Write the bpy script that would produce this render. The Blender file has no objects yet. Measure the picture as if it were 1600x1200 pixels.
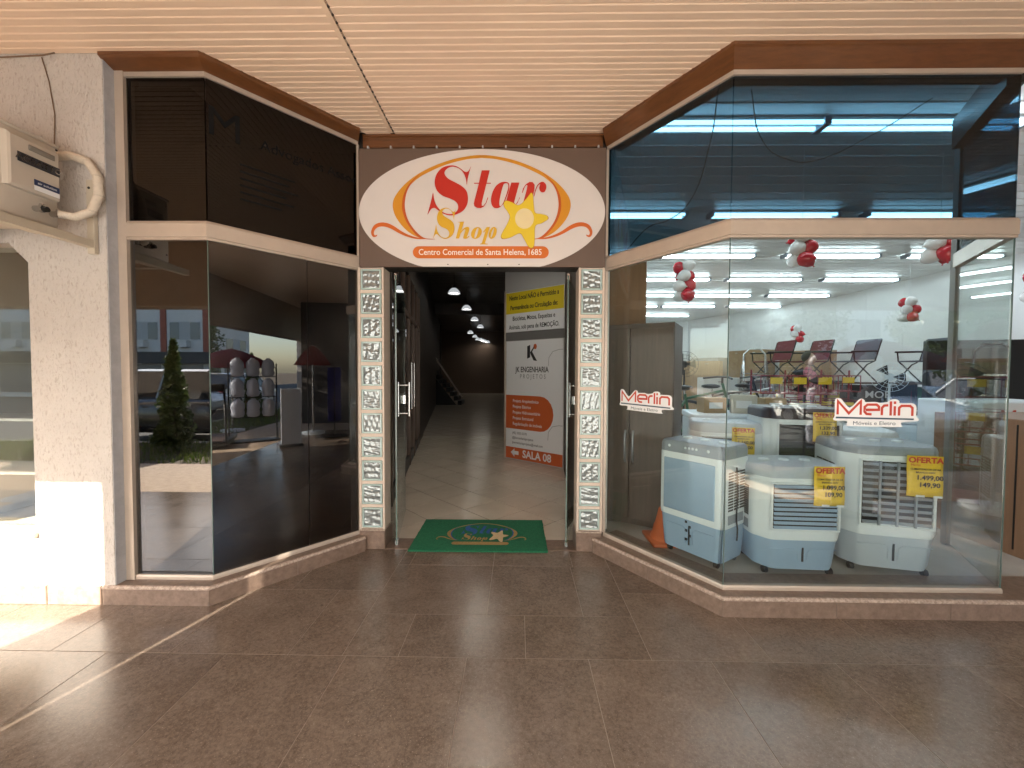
import bpy, bmesh, math, random
from mathutils import Vector, Matrix
random.seed(7)
D = bpy.data; SC = bpy.context.scene; COL = SC.collection
R = math.radians
# ------------------------------------------------------------------ camera
cam = D.cameras.new('camera'); camo = D.objects.new('camera', cam); COL.objects.link(camo)
cam.sensor_width = 36; cam.lens = 14.014; cam.clip_start = 0.03; cam.clip_end = 600
PITCH, YAW, ROLL, EYE = R(1.737), R(-0.850), R(0.270), 1.465
fw = Vector((math.sin(YAW)*math.cos(PITCH), math.cos(YAW)*math.cos(PITCH), -math.sin(PITCH)))
rt = Vector((math.cos(YAW), -math.sin(YAW), 0)); up = rt.cross(fw)
rt, up = rt*math.cos(ROLL)+up*math.sin(ROLL), -rt*math.sin(ROLL)+up*math.cos(ROLL)
camo.matrix_world = Matrix(((rt.x, up.x, -fw.x, 0), (rt.y, up.y, -fw.y, 0), (rt.z, up.z, -fw.z, EYE), (0, 0, 0, 1)))
SC.camera = camo
# ------------------------------------------------------------------ sky, sun, exposure
SUN_AZ, SUN_EL = R(18.3), R(24.0)      # direction the light travels (from +Y towards +X), height of the sun
w = D.worlds.new('World'); SC.world = w; w.use_nodes = True
sky = w.node_tree.nodes.new('ShaderNodeTexSky'); sky.sky_type = 'NISHITA'; sky.sun_disc = False
sky.sun_elevation = SUN_EL; sky.sun_rotation = SUN_AZ + math.pi; sky.dust_density = 1.5
bg = w.node_tree.nodes['Background']; bg.inputs['Strength'].default_value = 0.15
w.node_tree.links.new(sky.outputs[0], bg.inputs['Color'])
sun = D.lights.new('sun', 'SUN'); sun.energy = 5.0; sun.angle = R(0.5); sun.color = (1.0, 0.91, 0.77)
suno = D.objects.new('sun', sun); COL.objects.link(suno); suno.location = (-10, -30, 16)
sd = Vector((math.sin(SUN_AZ)*math.cos(SUN_EL), math.cos(SUN_AZ)*math.cos(SUN_EL), -math.sin(SUN_EL)))
suno.rotation_euler = sd.to_track_quat('-Z', 'Y').to_euler()
vs = SC.view_settings; vs.view_transform = 'Standard'; vs.look = 'None'; vs.gamma = 1; vs.use_curve_mapping = False
vs.exposure = 2.80
cy = SC.cycles
cy.use_denoising = True; cy.max_bounces = 9; cy.diffuse_bounces = 5; cy.glossy_bounces = 4
cy.transmission_bounces = 6; cy.transparent_max_bounces = 32; cy.sample_clamp_indirect = 6
cy.caustics_reflective = False; cy.caustics_refractive = False

# ------------------------------------------------------------------ materials
MATS = {}
def mat(name, col=(.5, .5, .5), rough=.5, metal=0., var=0., vscale=6., bump=0., bscale=60., stretch=(1, 1, 1), col2=None,
        emit=0., spec=.5, obj_var=0., coat=0., transl=0., rvar=0., space='Position'):
    if name in MATS: return MATS[name]
    m = D.materials.new(name); m.use_nodes = True; nt = m.node_tree; N = nt.nodes; L = nt.links
    p = N['Principled BSDF']; p.inputs['Roughness'].default_value = rough; p.inputs['Metallic'].default_value = metal
    p.inputs['Specular IOR Level'].default_value = spec; p.inputs['Coat Weight'].default_value = coat
    p.inputs['Base Color'].default_value = (*col, 1)
    vec = None
    def vector(st):
        if space == 'Object':
            t = N.new('ShaderNodeTexCoord'); src = t.outputs['Object']
        else:
            t = N.new('ShaderNodeNewGeometry'); src = t.outputs['Position']
        mp = N.new('ShaderNodeMapping'); mp.inputs['Scale'].default_value = st; L.new(src, mp.inputs[0]); return mp.outputs[0]
    out = None
    if var or col2:
        vec = vector(stretch)
        n = N.new('ShaderNodeTexNoise'); n.inputs['Scale'].default_value = vscale; n.inputs['Detail'].default_value = 8
        n.inputs['Roughness'].default_value = .65; L.new(vec, n.inputs['Vector'])
        r = N.new('ShaderNodeMapRange'); r.inputs[1].default_value = .3; r.inputs[2].default_value = .7
        L.new(n.outputs['Fac'], r.inputs[0])
        mx = N.new('ShaderNodeMix'); mx.data_type = 'RGBA'; L.new(r.outputs[0], mx.inputs['Factor'])
        c2 = col2 or tuple(min(1, c*(1+var)) for c in col); c1 = col if col2 else tuple(c*(1-var) for c in col)
        mx.inputs['A'].default_value = (*c1, 1); mx.inputs['B'].default_value = (*c2, 1); out = mx.outputs['Result']
        if rvar:
            rr = N.new('ShaderNodeMapRange'); rr.inputs[3].default_value = rough-rvar; rr.inputs[4].default_value = rough+rvar
            L.new(n.outputs['Fac'], rr.inputs[0]); L.new(rr.outputs[0], p.inputs['Roughness'])
    if obj_var:
        oi = N.new('ShaderNodeObjectInfo'); r = N.new('ShaderNodeMapRange'); r.inputs[3].default_value = 1-obj_var; r.inputs[4].default_value = 1+obj_var
        L.new(oi.outputs['Random'], r.inputs[0]); hs = N.new('ShaderNodeHueSaturation'); L.new(r.outputs[0], hs.inputs['Value'])
        if out: L.new(out, hs.inputs['Color'])
        else: hs.inputs['Color'].default_value = (*col, 1)
        out = hs.outputs[0]
    if out: L.new(out, p.inputs['Base Color'])
    if bump:
        bv = vector(stretch)
        n2 = N.new('ShaderNodeTexNoise'); n2.inputs['Scale'].default_value = bscale; n2.inputs['Detail'].default_value = 4; L.new(bv, n2.inputs['Vector'])
        b = N.new('ShaderNodeBump'); b.inputs['Strength'].default_value = bump; b.inputs['Distance'].default_value = .01
        L.new(n2.outputs['Fac'], b.inputs['Height']); L.new(b.outputs[0], p.inputs['Normal'])
    if emit:
        p.inputs['Emission Color'].default_value = (*col, 1); p.inputs['Emission Strength'].default_value = emit
    if transl:
        tb = N.new('ShaderNodeBsdfTranslucent'); tb.inputs['Color'].default_value = (*col, 1)
        ms = N.new('ShaderNodeMixShader'); ms.inputs[0].default_value = transl
        L.new(p.outputs[0], ms.inputs[1]); L.new(tb.outputs[0], ms.inputs[2]); L.new(ms.outputs[0], N['Material Output'].inputs[0])
    MATS[name] = m; return m
def glass(name, tint=(.9, .95, .93), f0=.045, rough=0.0, dust=0.):
    """Thin architectural glass: tinted see-through plus a Schlick mirror reflection on each face."""
    m = D.materials.new(name); m.use_nodes = True; nt = m.node_tree; N = nt.nodes; L = nt.links
    N.remove(N['Principled BSDF'])
    g = N.new('ShaderNodeNewGeometry'); d = N.new('ShaderNodeVectorMath'); d.operation = 'DOT_PRODUCT'
    L.new(g.outputs['Normal'], d.inputs[0]); L.new(g.outputs['Incoming'], d.inputs[1])
    a = N.new('ShaderNodeMath'); a.operation = 'ABSOLUTE'; L.new(d.outputs['Value'], a.inputs[0])
    s = N.new('ShaderNodeMath'); s.operation = 'SUBTRACT'; s.inputs[0].default_value = 1; s.use_clamp = True; L.new(a.outputs[0], s.inputs[1])
    pw = N.new('ShaderNodeMath'); pw.operation = 'POWER'; pw.inputs[1].default_value = 5; L.new(s.outputs[0], pw.inputs[0])
    ml = N.new('ShaderNodeMath'); ml.operation = 'MULTIPLY_ADD'; ml.inputs[1].default_value = 1-f0; ml.inputs[2].default_value = f0; L.new(pw.outputs[0], ml.inputs[0])
    t = N.new('ShaderNodeBsdfTransparent'); t.inputs[0].default_value = (*tint, 1)
    gl = N.new('ShaderNodeBsdfGlossy'); gl.inputs['Roughness'].default_value = rough; gl.inputs['Color'].default_value = (1, 1, 1, 1)
    mx = N.new('ShaderNodeMixShader'); L.new(ml.outputs[0], mx.inputs[0]); L.new(t.outputs[0], mx.inputs[1]); L.new(gl.outputs[0], mx.inputs[2])
    res = mx.outputs[0]
    if dust:
        n = N.new('ShaderNodeTexNoise'); n.inputs['Scale'].default_value = 2.5; n.inputs['Detail'].default_value = 9; L.new(g.outputs['Position'], n.inputs['Vector'])
        r = N.new('ShaderNodeMapRange'); r.inputs[1].default_value = .4; r.inputs[2].default_value = .8; r.inputs[4].default_value = dust; L.new(n.outputs['Fac'], r.inputs[0])
        df = N.new('ShaderNodeBsdfDiffuse'); df.inputs[0].default_value = (.5, .48, .45, 1)
        m2 = N.new('ShaderNodeMixShader'); L.new(r.outputs[0], m2.inputs[0]); L.new(res, m2.inputs[1]); L.new(df.outputs[0], m2.inputs[2]); res = m2.outputs[0]
    L.new(res, N['Material Output'].inputs[0]); MATS[name] = m; return m
def tile_mat():
    m = mat('porcelain_brown', (.135, .100, .078), .25, bump=.05, bscale=160, spec=.55); nt = m.node_tree; N = nt.nodes; L = nt.links; p = N['Principled BSDF']
    g = N.new('ShaderNodeNewGeometry'); oi = N.new('ShaderNodeObjectInfo'); ad = N.new('ShaderNodeVectorMath'); ad.operation = 'MULTIPLY_ADD'
    ad.inputs[1].default_value = (1, 1, 1); L.new(g.outputs['Position'], ad.inputs[0])
    cmb = N.new('ShaderNodeCombineXYZ'); mu = N.new('ShaderNodeMath'); mu.operation = 'MULTIPLY'; mu.inputs[1].default_value = 37; L.new(oi.outputs['Random'], mu.inputs[0]); L.new(mu.outputs[0], cmb.inputs[2]); L.new(cmb.outputs[0], ad.inputs[2])
    def noise(sc, det, ro, dist=0.):
        n = N.new('ShaderNodeTexNoise'); n.inputs['Scale'].default_value = sc; n.inputs['Detail'].default_value = det; n.inputs['Roughness'].default_value = ro; n.inputs['Distortion'].default_value = dist; L.new(ad.outputs[0], n.inputs['Vector']); return n.outputs['Fac']
    a = noise(5.5, 10, .68, .5); b = noise(52, 9, .86); c = noise(190, 3, .7)
    def mix(f, lo, hi, A, B):
        r = N.new('ShaderNodeMapRange'); r.inputs[1].default_value = lo; r.inputs[2].default_value = hi; L.new(f, r.inputs[0]); x = N.new('ShaderNodeMix'); x.data_type = 'RGBA'; L.new(r.outputs[0], x.inputs['Factor'])
        for k, v in (('A', A), ('B', B)):
            if isinstance(v, tuple): x.inputs[k].default_value = (*v, 1)
            else: L.new(v, x.inputs[k])
        return x.outputs['Result']
    m1 = mix(a, .3, .7, (.080, .057, .042), (.225, .169, .131)); m2 = mix(b, .35, .65, (.058, .041, .030), (.345, .268, .213)); 
    h = N.new('ShaderNodeMix'); h.data_type = 'RGBA'; h.inputs['Factor'].default_value = .5; L.new(m1, h.inputs['A']); L.new(m2, h.inputs['B'])
    m3 = mix(c, .62, .74, h.outputs['Result'], (.55, .45, .37))
    hs = N.new('ShaderNodeHueSaturation'); r = N.new('ShaderNodeMapRange'); r.inputs[3].default_value = .90; r.inputs[4].default_value = 1.08; L.new(oi.outputs['Random'], r.inputs[0]); L.new(r.outputs[0], hs.inputs['Value']); L.new(m3, hs.inputs['Color']); L.new(hs.outputs[0], p.inputs['Base Color'])
    rr = N.new('ShaderNodeMapRange'); rr.inputs[1].default_value = .3; rr.inputs[2].default_value = .7; rr.inputs[3].default_value = .15; rr.inputs[4].default_value = .262; L.new(a, rr.inputs[0]); L.new(rr.outputs[0], p.inputs['Roughness'])
    return m
M_TILE = tile_mat()
M_GROUT = mat('grout', (.31, .245, .20), .8)
M_SILL = mat('stone_sill', (.15, .10, .075), .35, col2=(.25, .18, .14), vscale=26, bump=.12, bscale=120, obj_var=.08)
M_CHIP = mat('stone_edge', (.22, .155, .12), .55, col2=(.62, .5, .42), vscale=60, bump=.5, bscale=150)
M_PVC = mat('pvc_ceiling', (.76, .575, .43), .42, var=.05, vscale=1.3, obj_var=.025)
M_PVCW = mat('pvc_white', (.80, .80, .79), .35, var=.02, vscale=2)
M_WOOD = mat('varnished_wood', (.092, .034, .011), .34, col2=(.160, .060, .019), vscale=7, stretch=(1, 1, 9), bump=.05, bscale=30, coat=.3)
M_ALU = mat('beige_aluminium', (.50, .42, .35), .38, metal=.25, var=.06, vscale=8)
M_MORT = mat('beige_mortar', (.66, .55, .46), .6, var=.06, vscale=20)
def stucco_mat():
    m = mat('stucco', (.60, .555, .51), .85); N = m.node_tree.nodes; L = m.node_tree.links; p = N['Principled BSDF']
    g = N.new('ShaderNodeNewGeometry'); mp = N.new('ShaderNodeMapping'); mp.inputs['Scale'].default_value = (1, 1, .45); L.new(g.outputs['Position'], mp.inputs[0])
    n = N.new('ShaderNodeTexNoise'); n.inputs['Scale'].default_value = 80; n.inputs['Detail'].default_value = 3; n.inputs['Distortion'].default_value = .6; L.new(mp.outputs[0], n.inputs['Vector'])
    n2 = N.new('ShaderNodeTexNoise'); n2.inputs['Scale'].default_value = 4; n2.inputs['Detail'].default_value = 6; L.new(g.outputs['Position'], n2.inputs['Vector'])
    r = N.new('ShaderNodeMapRange'); r.inputs[1].default_value = .28; r.inputs[2].default_value = .46; L.new(n.outputs['Fac'], r.inputs[0])
    x = N.new('ShaderNodeMix'); x.data_type = 'RGBA'; x.inputs['A'].default_value = (.41, .37, .33, 1); L.new(r.outputs[0], x.inputs['Factor'])  # pits darker in the colour, painting the shade of the hollows
    x2 = N.new('ShaderNodeMix'); x2.data_type = 'RGBA'; x2.inputs['A'].default_value = (.49, .455, .425, 1); x2.inputs['B'].default_value = (.56, .525, .495, 1); L.new(n2.outputs['Fac'], x2.inputs['Factor']); L.new(x2.outputs['Result'], x.inputs['B']); L.new(x.outputs['Result'], p.inputs['Base Color'])
    b = N.new('ShaderNodeBump'); b.inputs['Strength'].default_value = 1; b.inputs['Distance'].default_value = .011; L.new(n.outputs['Fac'], b.inputs['Height']); L.new(b.outputs[0], p.inputs['Normal']); return m
M_STUC = stucco_mat()
M_STUC2 = mat('grey_render_and_shade', (.42, .42, .44), .85, var=.12, vscale=9, bump=.4, bscale=40)
M_BLACK = mat('black_plastic', (.012, .012, .013), .45)
M_DARKM = mat('dark_metal', (.03, .028, .026), .4, metal=.6)
M_STEEL = mat('steel', (.62, .62, .62), .22, metal=1.)
M_WHITE = mat('white_plastic', (.76, .84, .90), .36, var=.02)
M_GREYP = mat('grey_plastic', (.27, .31, .36), .4, var=.04)
M_BLUEP = mat('bluegrey_plastic', (.31, .44, .60), .38, var=.03)
M_LGREY = mat('light_grey_plastic', (.48, .55, .63), .38, var=.03)
M_GLASSR = glass('clear_glass', (.90, .93, .915), .072, dust=.006)
M_GLASSB = glass('blue_film_glass', (.215, .32, .375), .045)
M_GLASSL = glass('smoked_glass', (.27, .26, .25), .135, dust=.012); M_GLASSL2 = glass('smoked_glass_side', (.30, .29, .28), .105, dust=.05); M_GLASSR2 = glass('clear_glass_side', (.90, .93, .915), .034, dust=.006)
M_GLASSD = glass('dark_film_glass', (.17, .155, .15), .032)
M_GEDGE = mat('glass_edge', (.10, .15, .135), .2, spec=.7)
M_BROWN = mat('dark_brown_wood', (.085, .052, .036), .45, col2=(.14, .09, .064), vscale=4, stretch=(6, 6, .5))

# ------------------------------------------------------------------ mesh helpers
def tag(o, label=None, cat=None, group=None, kind=None):
    if label: o['label'] = label
    if cat: o['category'] = cat
    if group: o['group'] = group
    if kind: o['kind'] = kind
    return o
def empty(name, loc=(0, 0, 0), rz=0., label=None, cat=None, group=None, kind=None):
    o = D.objects.new(name, None); COL.objects.link(o); o.location = loc; o.rotation_euler = (0, 0, rz); o.empty_display_size = .1
    return tag(o, label, cat, group, kind)
def link(name, me, parent=None, loc=None, rz=0.):
    o = D.objects.new(name, me); COL.objects.link(o)
    if parent is not None: o.parent = parent
    if loc is not None: o.location = loc
    if rz: o.rotation_euler = (0, 0, rz)
    return o
class MB:
    def __init__(s): s.v = []; s.f = []; s.sm = []
    def add(s, vs, fs, smooth=False):
        o = len(s.v); s.v += [tuple(p) for p in vs]; s.f += [tuple(i+o for i in f) for f in fs]; s.sm += [smooth]*len(fs); return s
    def box(s, x0, y0, z0, x1, y1, z1):
        return s.add([(x0,y0,z0),(x1,y0,z0),(x1,y1,z0),(x0,y1,z0),(x0,y0,z1),(x1,y0,z1),(x1,y1,z1),(x0,y1,z1)],
                     [(0,3,2,1),(4,5,6,7),(0,1,5,4),(1,2,6,5),(2,3,7,6),(3,0,4,7)])
    def rbox(s, x0, y0, z0, x1, y1, z1, r=.01, seg=2):
        bm = bmesh.new(); bmesh.ops.create_cube(bm, size=1)
        for v in bm.verts: v.co = ((x0+x1)/2+v.co.x*(x1-x0), (y0+y1)/2+v.co.y*(y1-y0), (z0+z1)/2+v.co.z*(z1-z0))
        r = min(r, .49*min(abs(x1-x0), abs(y1-y0), abs(z1-z0)))
        bmesh.ops.bevel(bm, geom=bm.edges[:], offset=r, segments=seg, profile=.5, affect='EDGES')
        bm.verts.index_update(); s.add([v.co[:] for v in bm.verts], [[v.index for v in f.verts] for f in bm.faces], seg > 1); bm.free(); return s
    def prism(s, poly, z0, z1):
        n = len(poly); vs = [(x, y, z0) for x, y in poly]+[(x, y, z1) for x, y in poly]
        return s.add(vs, [tuple(range(n))[::-1], tuple(range(n, 2*n))]+[(i, (i+1) % n, n+(i+1) % n, n+i) for i in range(n)])
    def prism_y(s, poly, y0, y1):
        n = len(poly); vs = [(x, y0, z) for x, z in poly]+[(x, y1, z) for x, z in poly]
        return s.add(vs, [tuple(range(n)), tuple(range(n, 2*n))[::-1]]+[(i, n+i, n+(i+1) % n, (i+1) % n) for i in range(n)])
    def loft(s, rings, cap=True, smooth=True):
        n = len(rings[0]); vs = [p for r in rings for p in r]; fs = []
        for k in range(len(rings)-1):
            for i in range(n): fs.append((k*n+i, k*n+(i+1) % n, (k+1)*n+(i+1) % n, (k+1)*n+i))
        s.add(vs, fs, smooth)
        if cap:
            s.add(rings[0], [tuple(range(n))[::-1]]); s.add(rings[-1], [tuple(range(n))])
        return s
    def lathe(s, prof, cx=0, cyy=0, n=20, smooth=True, cap=True):
        return s.loft([[(cx+r*math.cos(2*math.pi*i/n), cyy+r*math.sin(2*math.pi*i/n), z) for i in range(n)] for r, z in prof], cap, smooth)
    def cyl(s, a, b, r, n=10, r2=None):
        return s.tube([a, b], [r, r if r2 is None else r2], n)
    def tube(s, pts, r, n=8, closed=False):
        pts = [Vector(p) for p in pts]; k = len(pts); rings = []; prev = None
        for i, p in enumerate(pts):
            if closed: t = pts[(i+1) % k]-pts[i-1]
            else: t = pts[min(i+1, k-1)]-pts[max(i-1, 0)]
            t.normalize()
            if prev is None:
                a = Vector((0, 0, 1)) if abs(t.z) < .9 else Vector((1, 0, 0)); u = t.cross(a).normalized()
            else:
                u = (prev-t*prev.dot(t)).normalized()
            prev = u; v = t.cross(u); rr = r[i] if isinstance(r, (list, tuple)) else r
            rings.append([tuple(p+u*rr*math.cos(2*math.pi*j/n)+v*rr*math.sin(2*math.pi*j/n)) for j in range(n)])
        if closed: rings.append(rings[0]); return s.loft(rings, False)
        return s.loft(rings)
    def bar(s, a, b, w, h):
        a = Vector(a); b = Vector(b); t = (b-a).normalized(); u = t.cross(Vector((0, 0, 1)))
        u = u.normalized() if u.length > 1e-4 else Vector((1, 0, 0)); v = u.cross(t); vs = []
        for p in (a, b):
            for su, sv in ((-1,-1),(1,-1),(1,1),(-1,1)): vs.append(tuple(p+u*su*w/2+v*sv*h/2))
        return s.add(vs, [(3,2,1,0),(4,5,6,7),(0,1,5,4),(1,2,6,5),(2,3,7,6),(3,0,4,7)])
    def sphere(s, c, rx, ry=None, rz=None, n=14, m=9):
        ry = ry or rx; rz = rz or rx; rings = []
        for k in range(m+1):
            a = -math.pi/2+math.pi*k/m; rr = max(math.cos(a), .01)
            rings.append([(c[0]+rx*rr*math.cos(2*math.pi*i/n), c[1]+ry*rr*math.sin(2*math.pi*i/n), c[2]+rz*math.sin(a)) for i in range(n)])
        return s.loft(rings)
    def mesh(s, name, m):
        me = D.meshes.new(name); me.from_pydata(s.v, [], s.f); me.update()
        for p, q in zip(me.polygons, s.sm): p.use_smooth = q
        bm = bmesh.new(); bm.from_mesh(me); bmesh.ops.recalc_face_normals(bm, faces=bm.faces[:]); bm.to_mesh(me); bm.free()
        for x in (m if isinstance(m, (list, tuple)) else [m]): me.materials.append(x)
        return me
    def obj(s, name, m, parent=None, loc=None, rz=0.):
        return link(name, s.mesh(name, m), parent, loc, rz)
def miter(poly, off):
    """offset an open plan polyline towards its right-hand side (the street side for lines drawn left to right)"""
    P = [Vector(p) for p in poly]; out = []
    for i, p in enumerate(P):
        ns = []
        if i: t = (P[i]-P[i-1]).normalized(); ns.append(Vector((t.y, -t.x)))
        if i < len(P)-1: t = (P[i+1]-P[i]).normalized(); ns.append(Vector((t.y, -t.x)))
        n = sum(ns, Vector((0, 0))).normalized(); c = n.dot(ns[0]); out.append(p+n*off/c)
    return [tuple(q) for q in out]
def sweep(poly, prof):
    """profile = closed list of (offset towards the street, z) swept along plan polyline with mitred corners"""
    cols = [miter(poly, o) for o, z in prof]; b = MB()
    rings = [[(cols[k][i][0], cols[k][i][1], prof[k][1]) for k in range(len(prof))] for i in range(len(poly))]
    return b.loft(rings, True, False)
def slab(p, q, z0, z1, t=.008, off=0.):
    P = miter([p, q], off); Q = miter([p, q], off-t)
    return MB().prism([P[0], P[1], Q[1], Q[0]], z0, z1)
def eval_mesh(o):
    dg = bpy.context.evaluated_depsgraph_get(); me = D.meshes.new_from_object(o.evaluated_get(dg)); return me
def text_mesh(s, size, bold=0., ext=.0004, align='CENTER', sx=1., shear=0., spacing=1.):
    c = D.curves.new('text', 'FONT'); c.body = s; c.size = size; c.offset = bold; c.extrude = ext; c.align_x = align; c.align_y = 'CENTER'
    c.shear = shear; c.space_character = spacing; c.resolution_u = 3
    o = D.objects.new('text', c); COL.objects.link(o); bpy.context.view_layer.update(); me = eval_mesh(o)
    D.objects.remove(o); D.curves.remove(c)
    if sx != 1: me.transform(Matrix.Diagonal((sx, 1, 1, 1)))
    return me
def smooth_loop(pts, k=5):
    n = len(pts); out = []
    for i in range(n):
        p0, p1, p2, p3 = (Vector(pts[(i+j-1) % n]) for j in range(4))
        for s in range(k):
            t = s/k; out.append(.5*((2*p1)+(-p0+p2)*t+(2*p0-5*p1+4*p2-p3)*t*t+(-p0+3*p1-3*p2+p3)*t**3))
    return [(v.x, v.y) for v in out]
def flat(loops, ext=.0004):
    """filled flat shape from closed loops (inner loops are holes), in XY"""
    c = D.curves.new('flat', 'CURVE'); c.dimensions = '2D'; c.fill_mode = 'BOTH'; c.extrude = ext
    for lp in loops:
        sp = c.splines.new('POLY'); sp.points.add(len(lp)-1)
        for q, p in zip(sp.points, lp): q.co = (p[0], p[1], 0, 1)
        sp.use_cyclic_u = True
    o = D.objects.new('flat', c); COL.objects.link(o); bpy.context.view_layer.update(); me = eval_mesh(o)
    D.objects.remove(o); D.curves.remove(c); return me
def ribbon(pts, wd):
    P = [Vector(p) for p in pts]; a = []; b = []
    for i, p in enumerate(P):
        t1 = (P[i]-P[i-1]).normalized() if i else (P[1]-P[0]).normalized(); t2 = (P[i+1]-P[i]).normalized() if i < len(P)-1 else t1
        n1 = Vector((-t1.y, t1.x)); n2 = Vector((-t2.y, t2.x)); n = (n1+n2).normalized(); c = max(.45, n.dot(n1))
        a.append(tuple(p+n*wd/2/c)); b.append(tuple(p-n*wd/2/c))
    return a+b[::-1]
def upright(me):
    """turn an XY drawing into one that stands in XZ facing -Y"""
    me.transform(Matrix.Rotation(math.pi/2, 4, 'X')); return me
def put(name, me, m, parent, loc=None, rz=0.):
    me.materials.clear(); me.materials.append(m); me.name = name
    return link(name, me, parent, loc, rz)
def copy_tree(o, parent=None):
    c = o.copy(); COL.objects.link(c)
    if parent is not None: c.parent = parent
    for ch in list(o.children): copy_tree(ch, c)
    return c
# ================================================================== SETTING
LA = [(-2.50, 2.505), (-1.957, 2.505), (-1.307, 3.251)]     # glass line of the dark shop (plan)
RB = [(.716, 3.265), (1.285, 2.465), (2.98, 2.465)]         # glass line of the bright shop
ZC = 3.363                                                  # arcade ceiling
# ---- arcade floor: porcelain tiles on grout
pf = tag(MB().box(-12, .30, -.06, 12, 3.44, -.0014).obj('arcade_floor', M_GROUT), kind='structure')
G = .0016
def tile_row(y0, y1, xs):
    for a, b in zip(xs, xs[1:]):
        bb = MB().rbox(a+G, y0+G, -.012, b-G, y1-G, 0, .0008, 1); bb.obj('tile', M_TILE, pf)
c1 = [-.255+.6225*i for i in range(-9, 10)]; c2 = [.06+.6225*i for i in range(-9, 10)]
tile_row(.76, 1.378, c2); tile_row(1.378, 1.998, c1); tile_row(.30, .76, c1)
left2 = [x for x in c2 if x < -1.0]+[-.90]; right2 = [.69]+[x for x in c2 if x > 1.0]
tile_row(1.998, 2.61, left2); tile_row(1.998, 2.61, right2)
tile_row(1.998, 2.357, [-.90, -.61, .047, .69]); tile_row(2.357, 2.968, [-.90, -.18, .40, .69]); tile_row(2.968, 3.226, [-.90, -.815, -.18, .42, .69])
tile_row(2.61, 3.226, [-2.13, -1.51, -.90]); tile_row(2.61, 3.226, [.69, 1.31])
# ---- arcade ceiling: PVC boards with two ribs each, cut along the shop fronts
ce = tag(MB().box(-12, -1.0, ZC+.012, 12, 2.38, ZC+.05).obj('arcade_ceiling', M_GROUT), kind='structure')
MB().prism([(-1.95, 2.40), (1.27, 2.40), (.70, 3.24), (-1.28, 3.24)], ZC+.012, ZC+.05).obj('ceiling_deck', M_GROUT, ce)
def lx(y): return -12. if y < 2.42 else -1.935+(y-2.42)*.872
def rx(y): return 12. if y < 2.42 else 1.262-(y-2.42)*.711
rbd = random.Random(77)
def board(y0, side):
    p = .0488; prof = []; ZC = 3.363+rbd.uniform(-.0009, .0009)
    for r in (0, 1):
        a = y0+r*p
        prof += [(a+.0005, ZC+.0075), (a+.003, ZC+.0022), (a+.0065, ZC), (a+p-.006, ZC+.0005), (a+p-.0028, ZC+.0030), (a+p-.0004, ZC+.0075)]
    prof += [(y0+2*p-.0004, ZC+.011), (y0+.0005, ZC+.011)]
    def end(s, y):
        if s == 'L': return lx(y) if side == 'left' else -.993
        return -1.031 if side == 'left' else rx(y)
    b = MB(); b.loft([[(end('L', y), y, z) for y, z in prof], [(end('R', y), y, z) for y, z in prof]], True, False)
    b.obj('ceiling_board', M_PVC, ce)
y = -1.0
while y < 3.20:
    if lx(y+.0976) < -1.06: board(y, 'left')
    board(y, 'right'); y += .0976
js = MB(); js.add([(-1.0335, -1, ZC-.001), (-1.0045, -1, ZC-.001), (-1.0045, 3.22, ZC-.001), (-1.0335, 3.22, ZC-.001), (-1.0335, -1, ZC+.011), (-1.0045, -1, ZC+.011), (-1.0045, 3.22, ZC+.011), (-1.0335, 3.22, ZC+.011)],
                   [(0,1,2,3),(4,5,6,7),(0,1,5,4),(1,2,6,5),(2,3,7,6),(3,0,4,7)])
js.obj('joint_strip', M_PVC, ce)
jn = MB(); yy = -1.0
while yy < 3.2: jn.box(-1.0042, yy-.004, ZC-.0012, -.9935, yy+.005, ZC+.009); yy += .0488
tag(jn.obj('joint_notches', mat('notch_dark', (.05, .035, .028), .8), ce), kind='stuff')
# ---- roof slab over everything keeps daylight out of the rooms
tag(MB().box(-14, -1.12, 4.55, 14, 46, 4.75).obj('roof_slab', M_STUC2), kind='structure')
# upper storey front wall above the arcade
tag(MB().box(-14, -1.12, ZC+.05, 14, -1.0, 4.55).obj('upper_front_wall', M_STUC), kind='structure')
# ---- ground outside
M_COB = mat('cobble_pavement', (.40, .28, .19), .8, col2=(.62, .48, .36), vscale=14, bump=.6, bscale=22)
M_ROAD = mat('asphalt', (.045, .045, .047), .85, var=.2, vscale=3, bump=.2, bscale=90)
M_SOIL = mat('soil', (.10, .07, .04), .9, var=.3)
tag(MB().box(-300, -300, -.5, 300, 60, -.30).obj('ground', M_SOIL), kind='structure')
tag(MB().box(-40, -1.15, -.29, 40, .30, -.006).obj('cobble_pavement', M_COB), kind='structure')
tag(MB().box(-60, -17, -.29, 60, -3.12, -.13).obj('road', M_ROAD), kind='structure')
kb = empty('kerb', kind='structure')
for i in range(-20, 20): MB().rbox(i*1.0+.005, -3.12, -.29, i*1.0+.995, -2.98, .0, .012, 1).obj('kerb_stone', mat('kerb_concrete', (.38, .36, .33), .85, var=.15), kb)
tag(MB().box(-40, -2.98, -.29, 40, -1.15, -.02).obj('verge_soil', M_SOIL), kind='structure')
gb = MB(); rg = random.Random(3)
for i in range(15000):
    x = rg.uniform(-14, 16); y = rg.uniform(-2.96, -1.17); h = rg.uniform(.05, .13); a = rg.uniform(0, 6.3); dx = math.cos(a)*.008; dy = math.sin(a)*.008; lx_, ly_ = rg.gauss(0, .03), rg.gauss(0, .03)
    gb.add([(x-dx, y-dy, -.02), (x+dx, y+dy, -.02), (x+lx_, y+ly_, h)], [(0, 1, 2)])
gm = D.meshes.new('verge_grass'); gm.from_pydata(gb.v, [], gb.f); gm.materials.append(mat('grass_blade', (.09, .14, .02), .6, col2=(.17, .20, .04), vscale=2, transl=.3))
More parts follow.
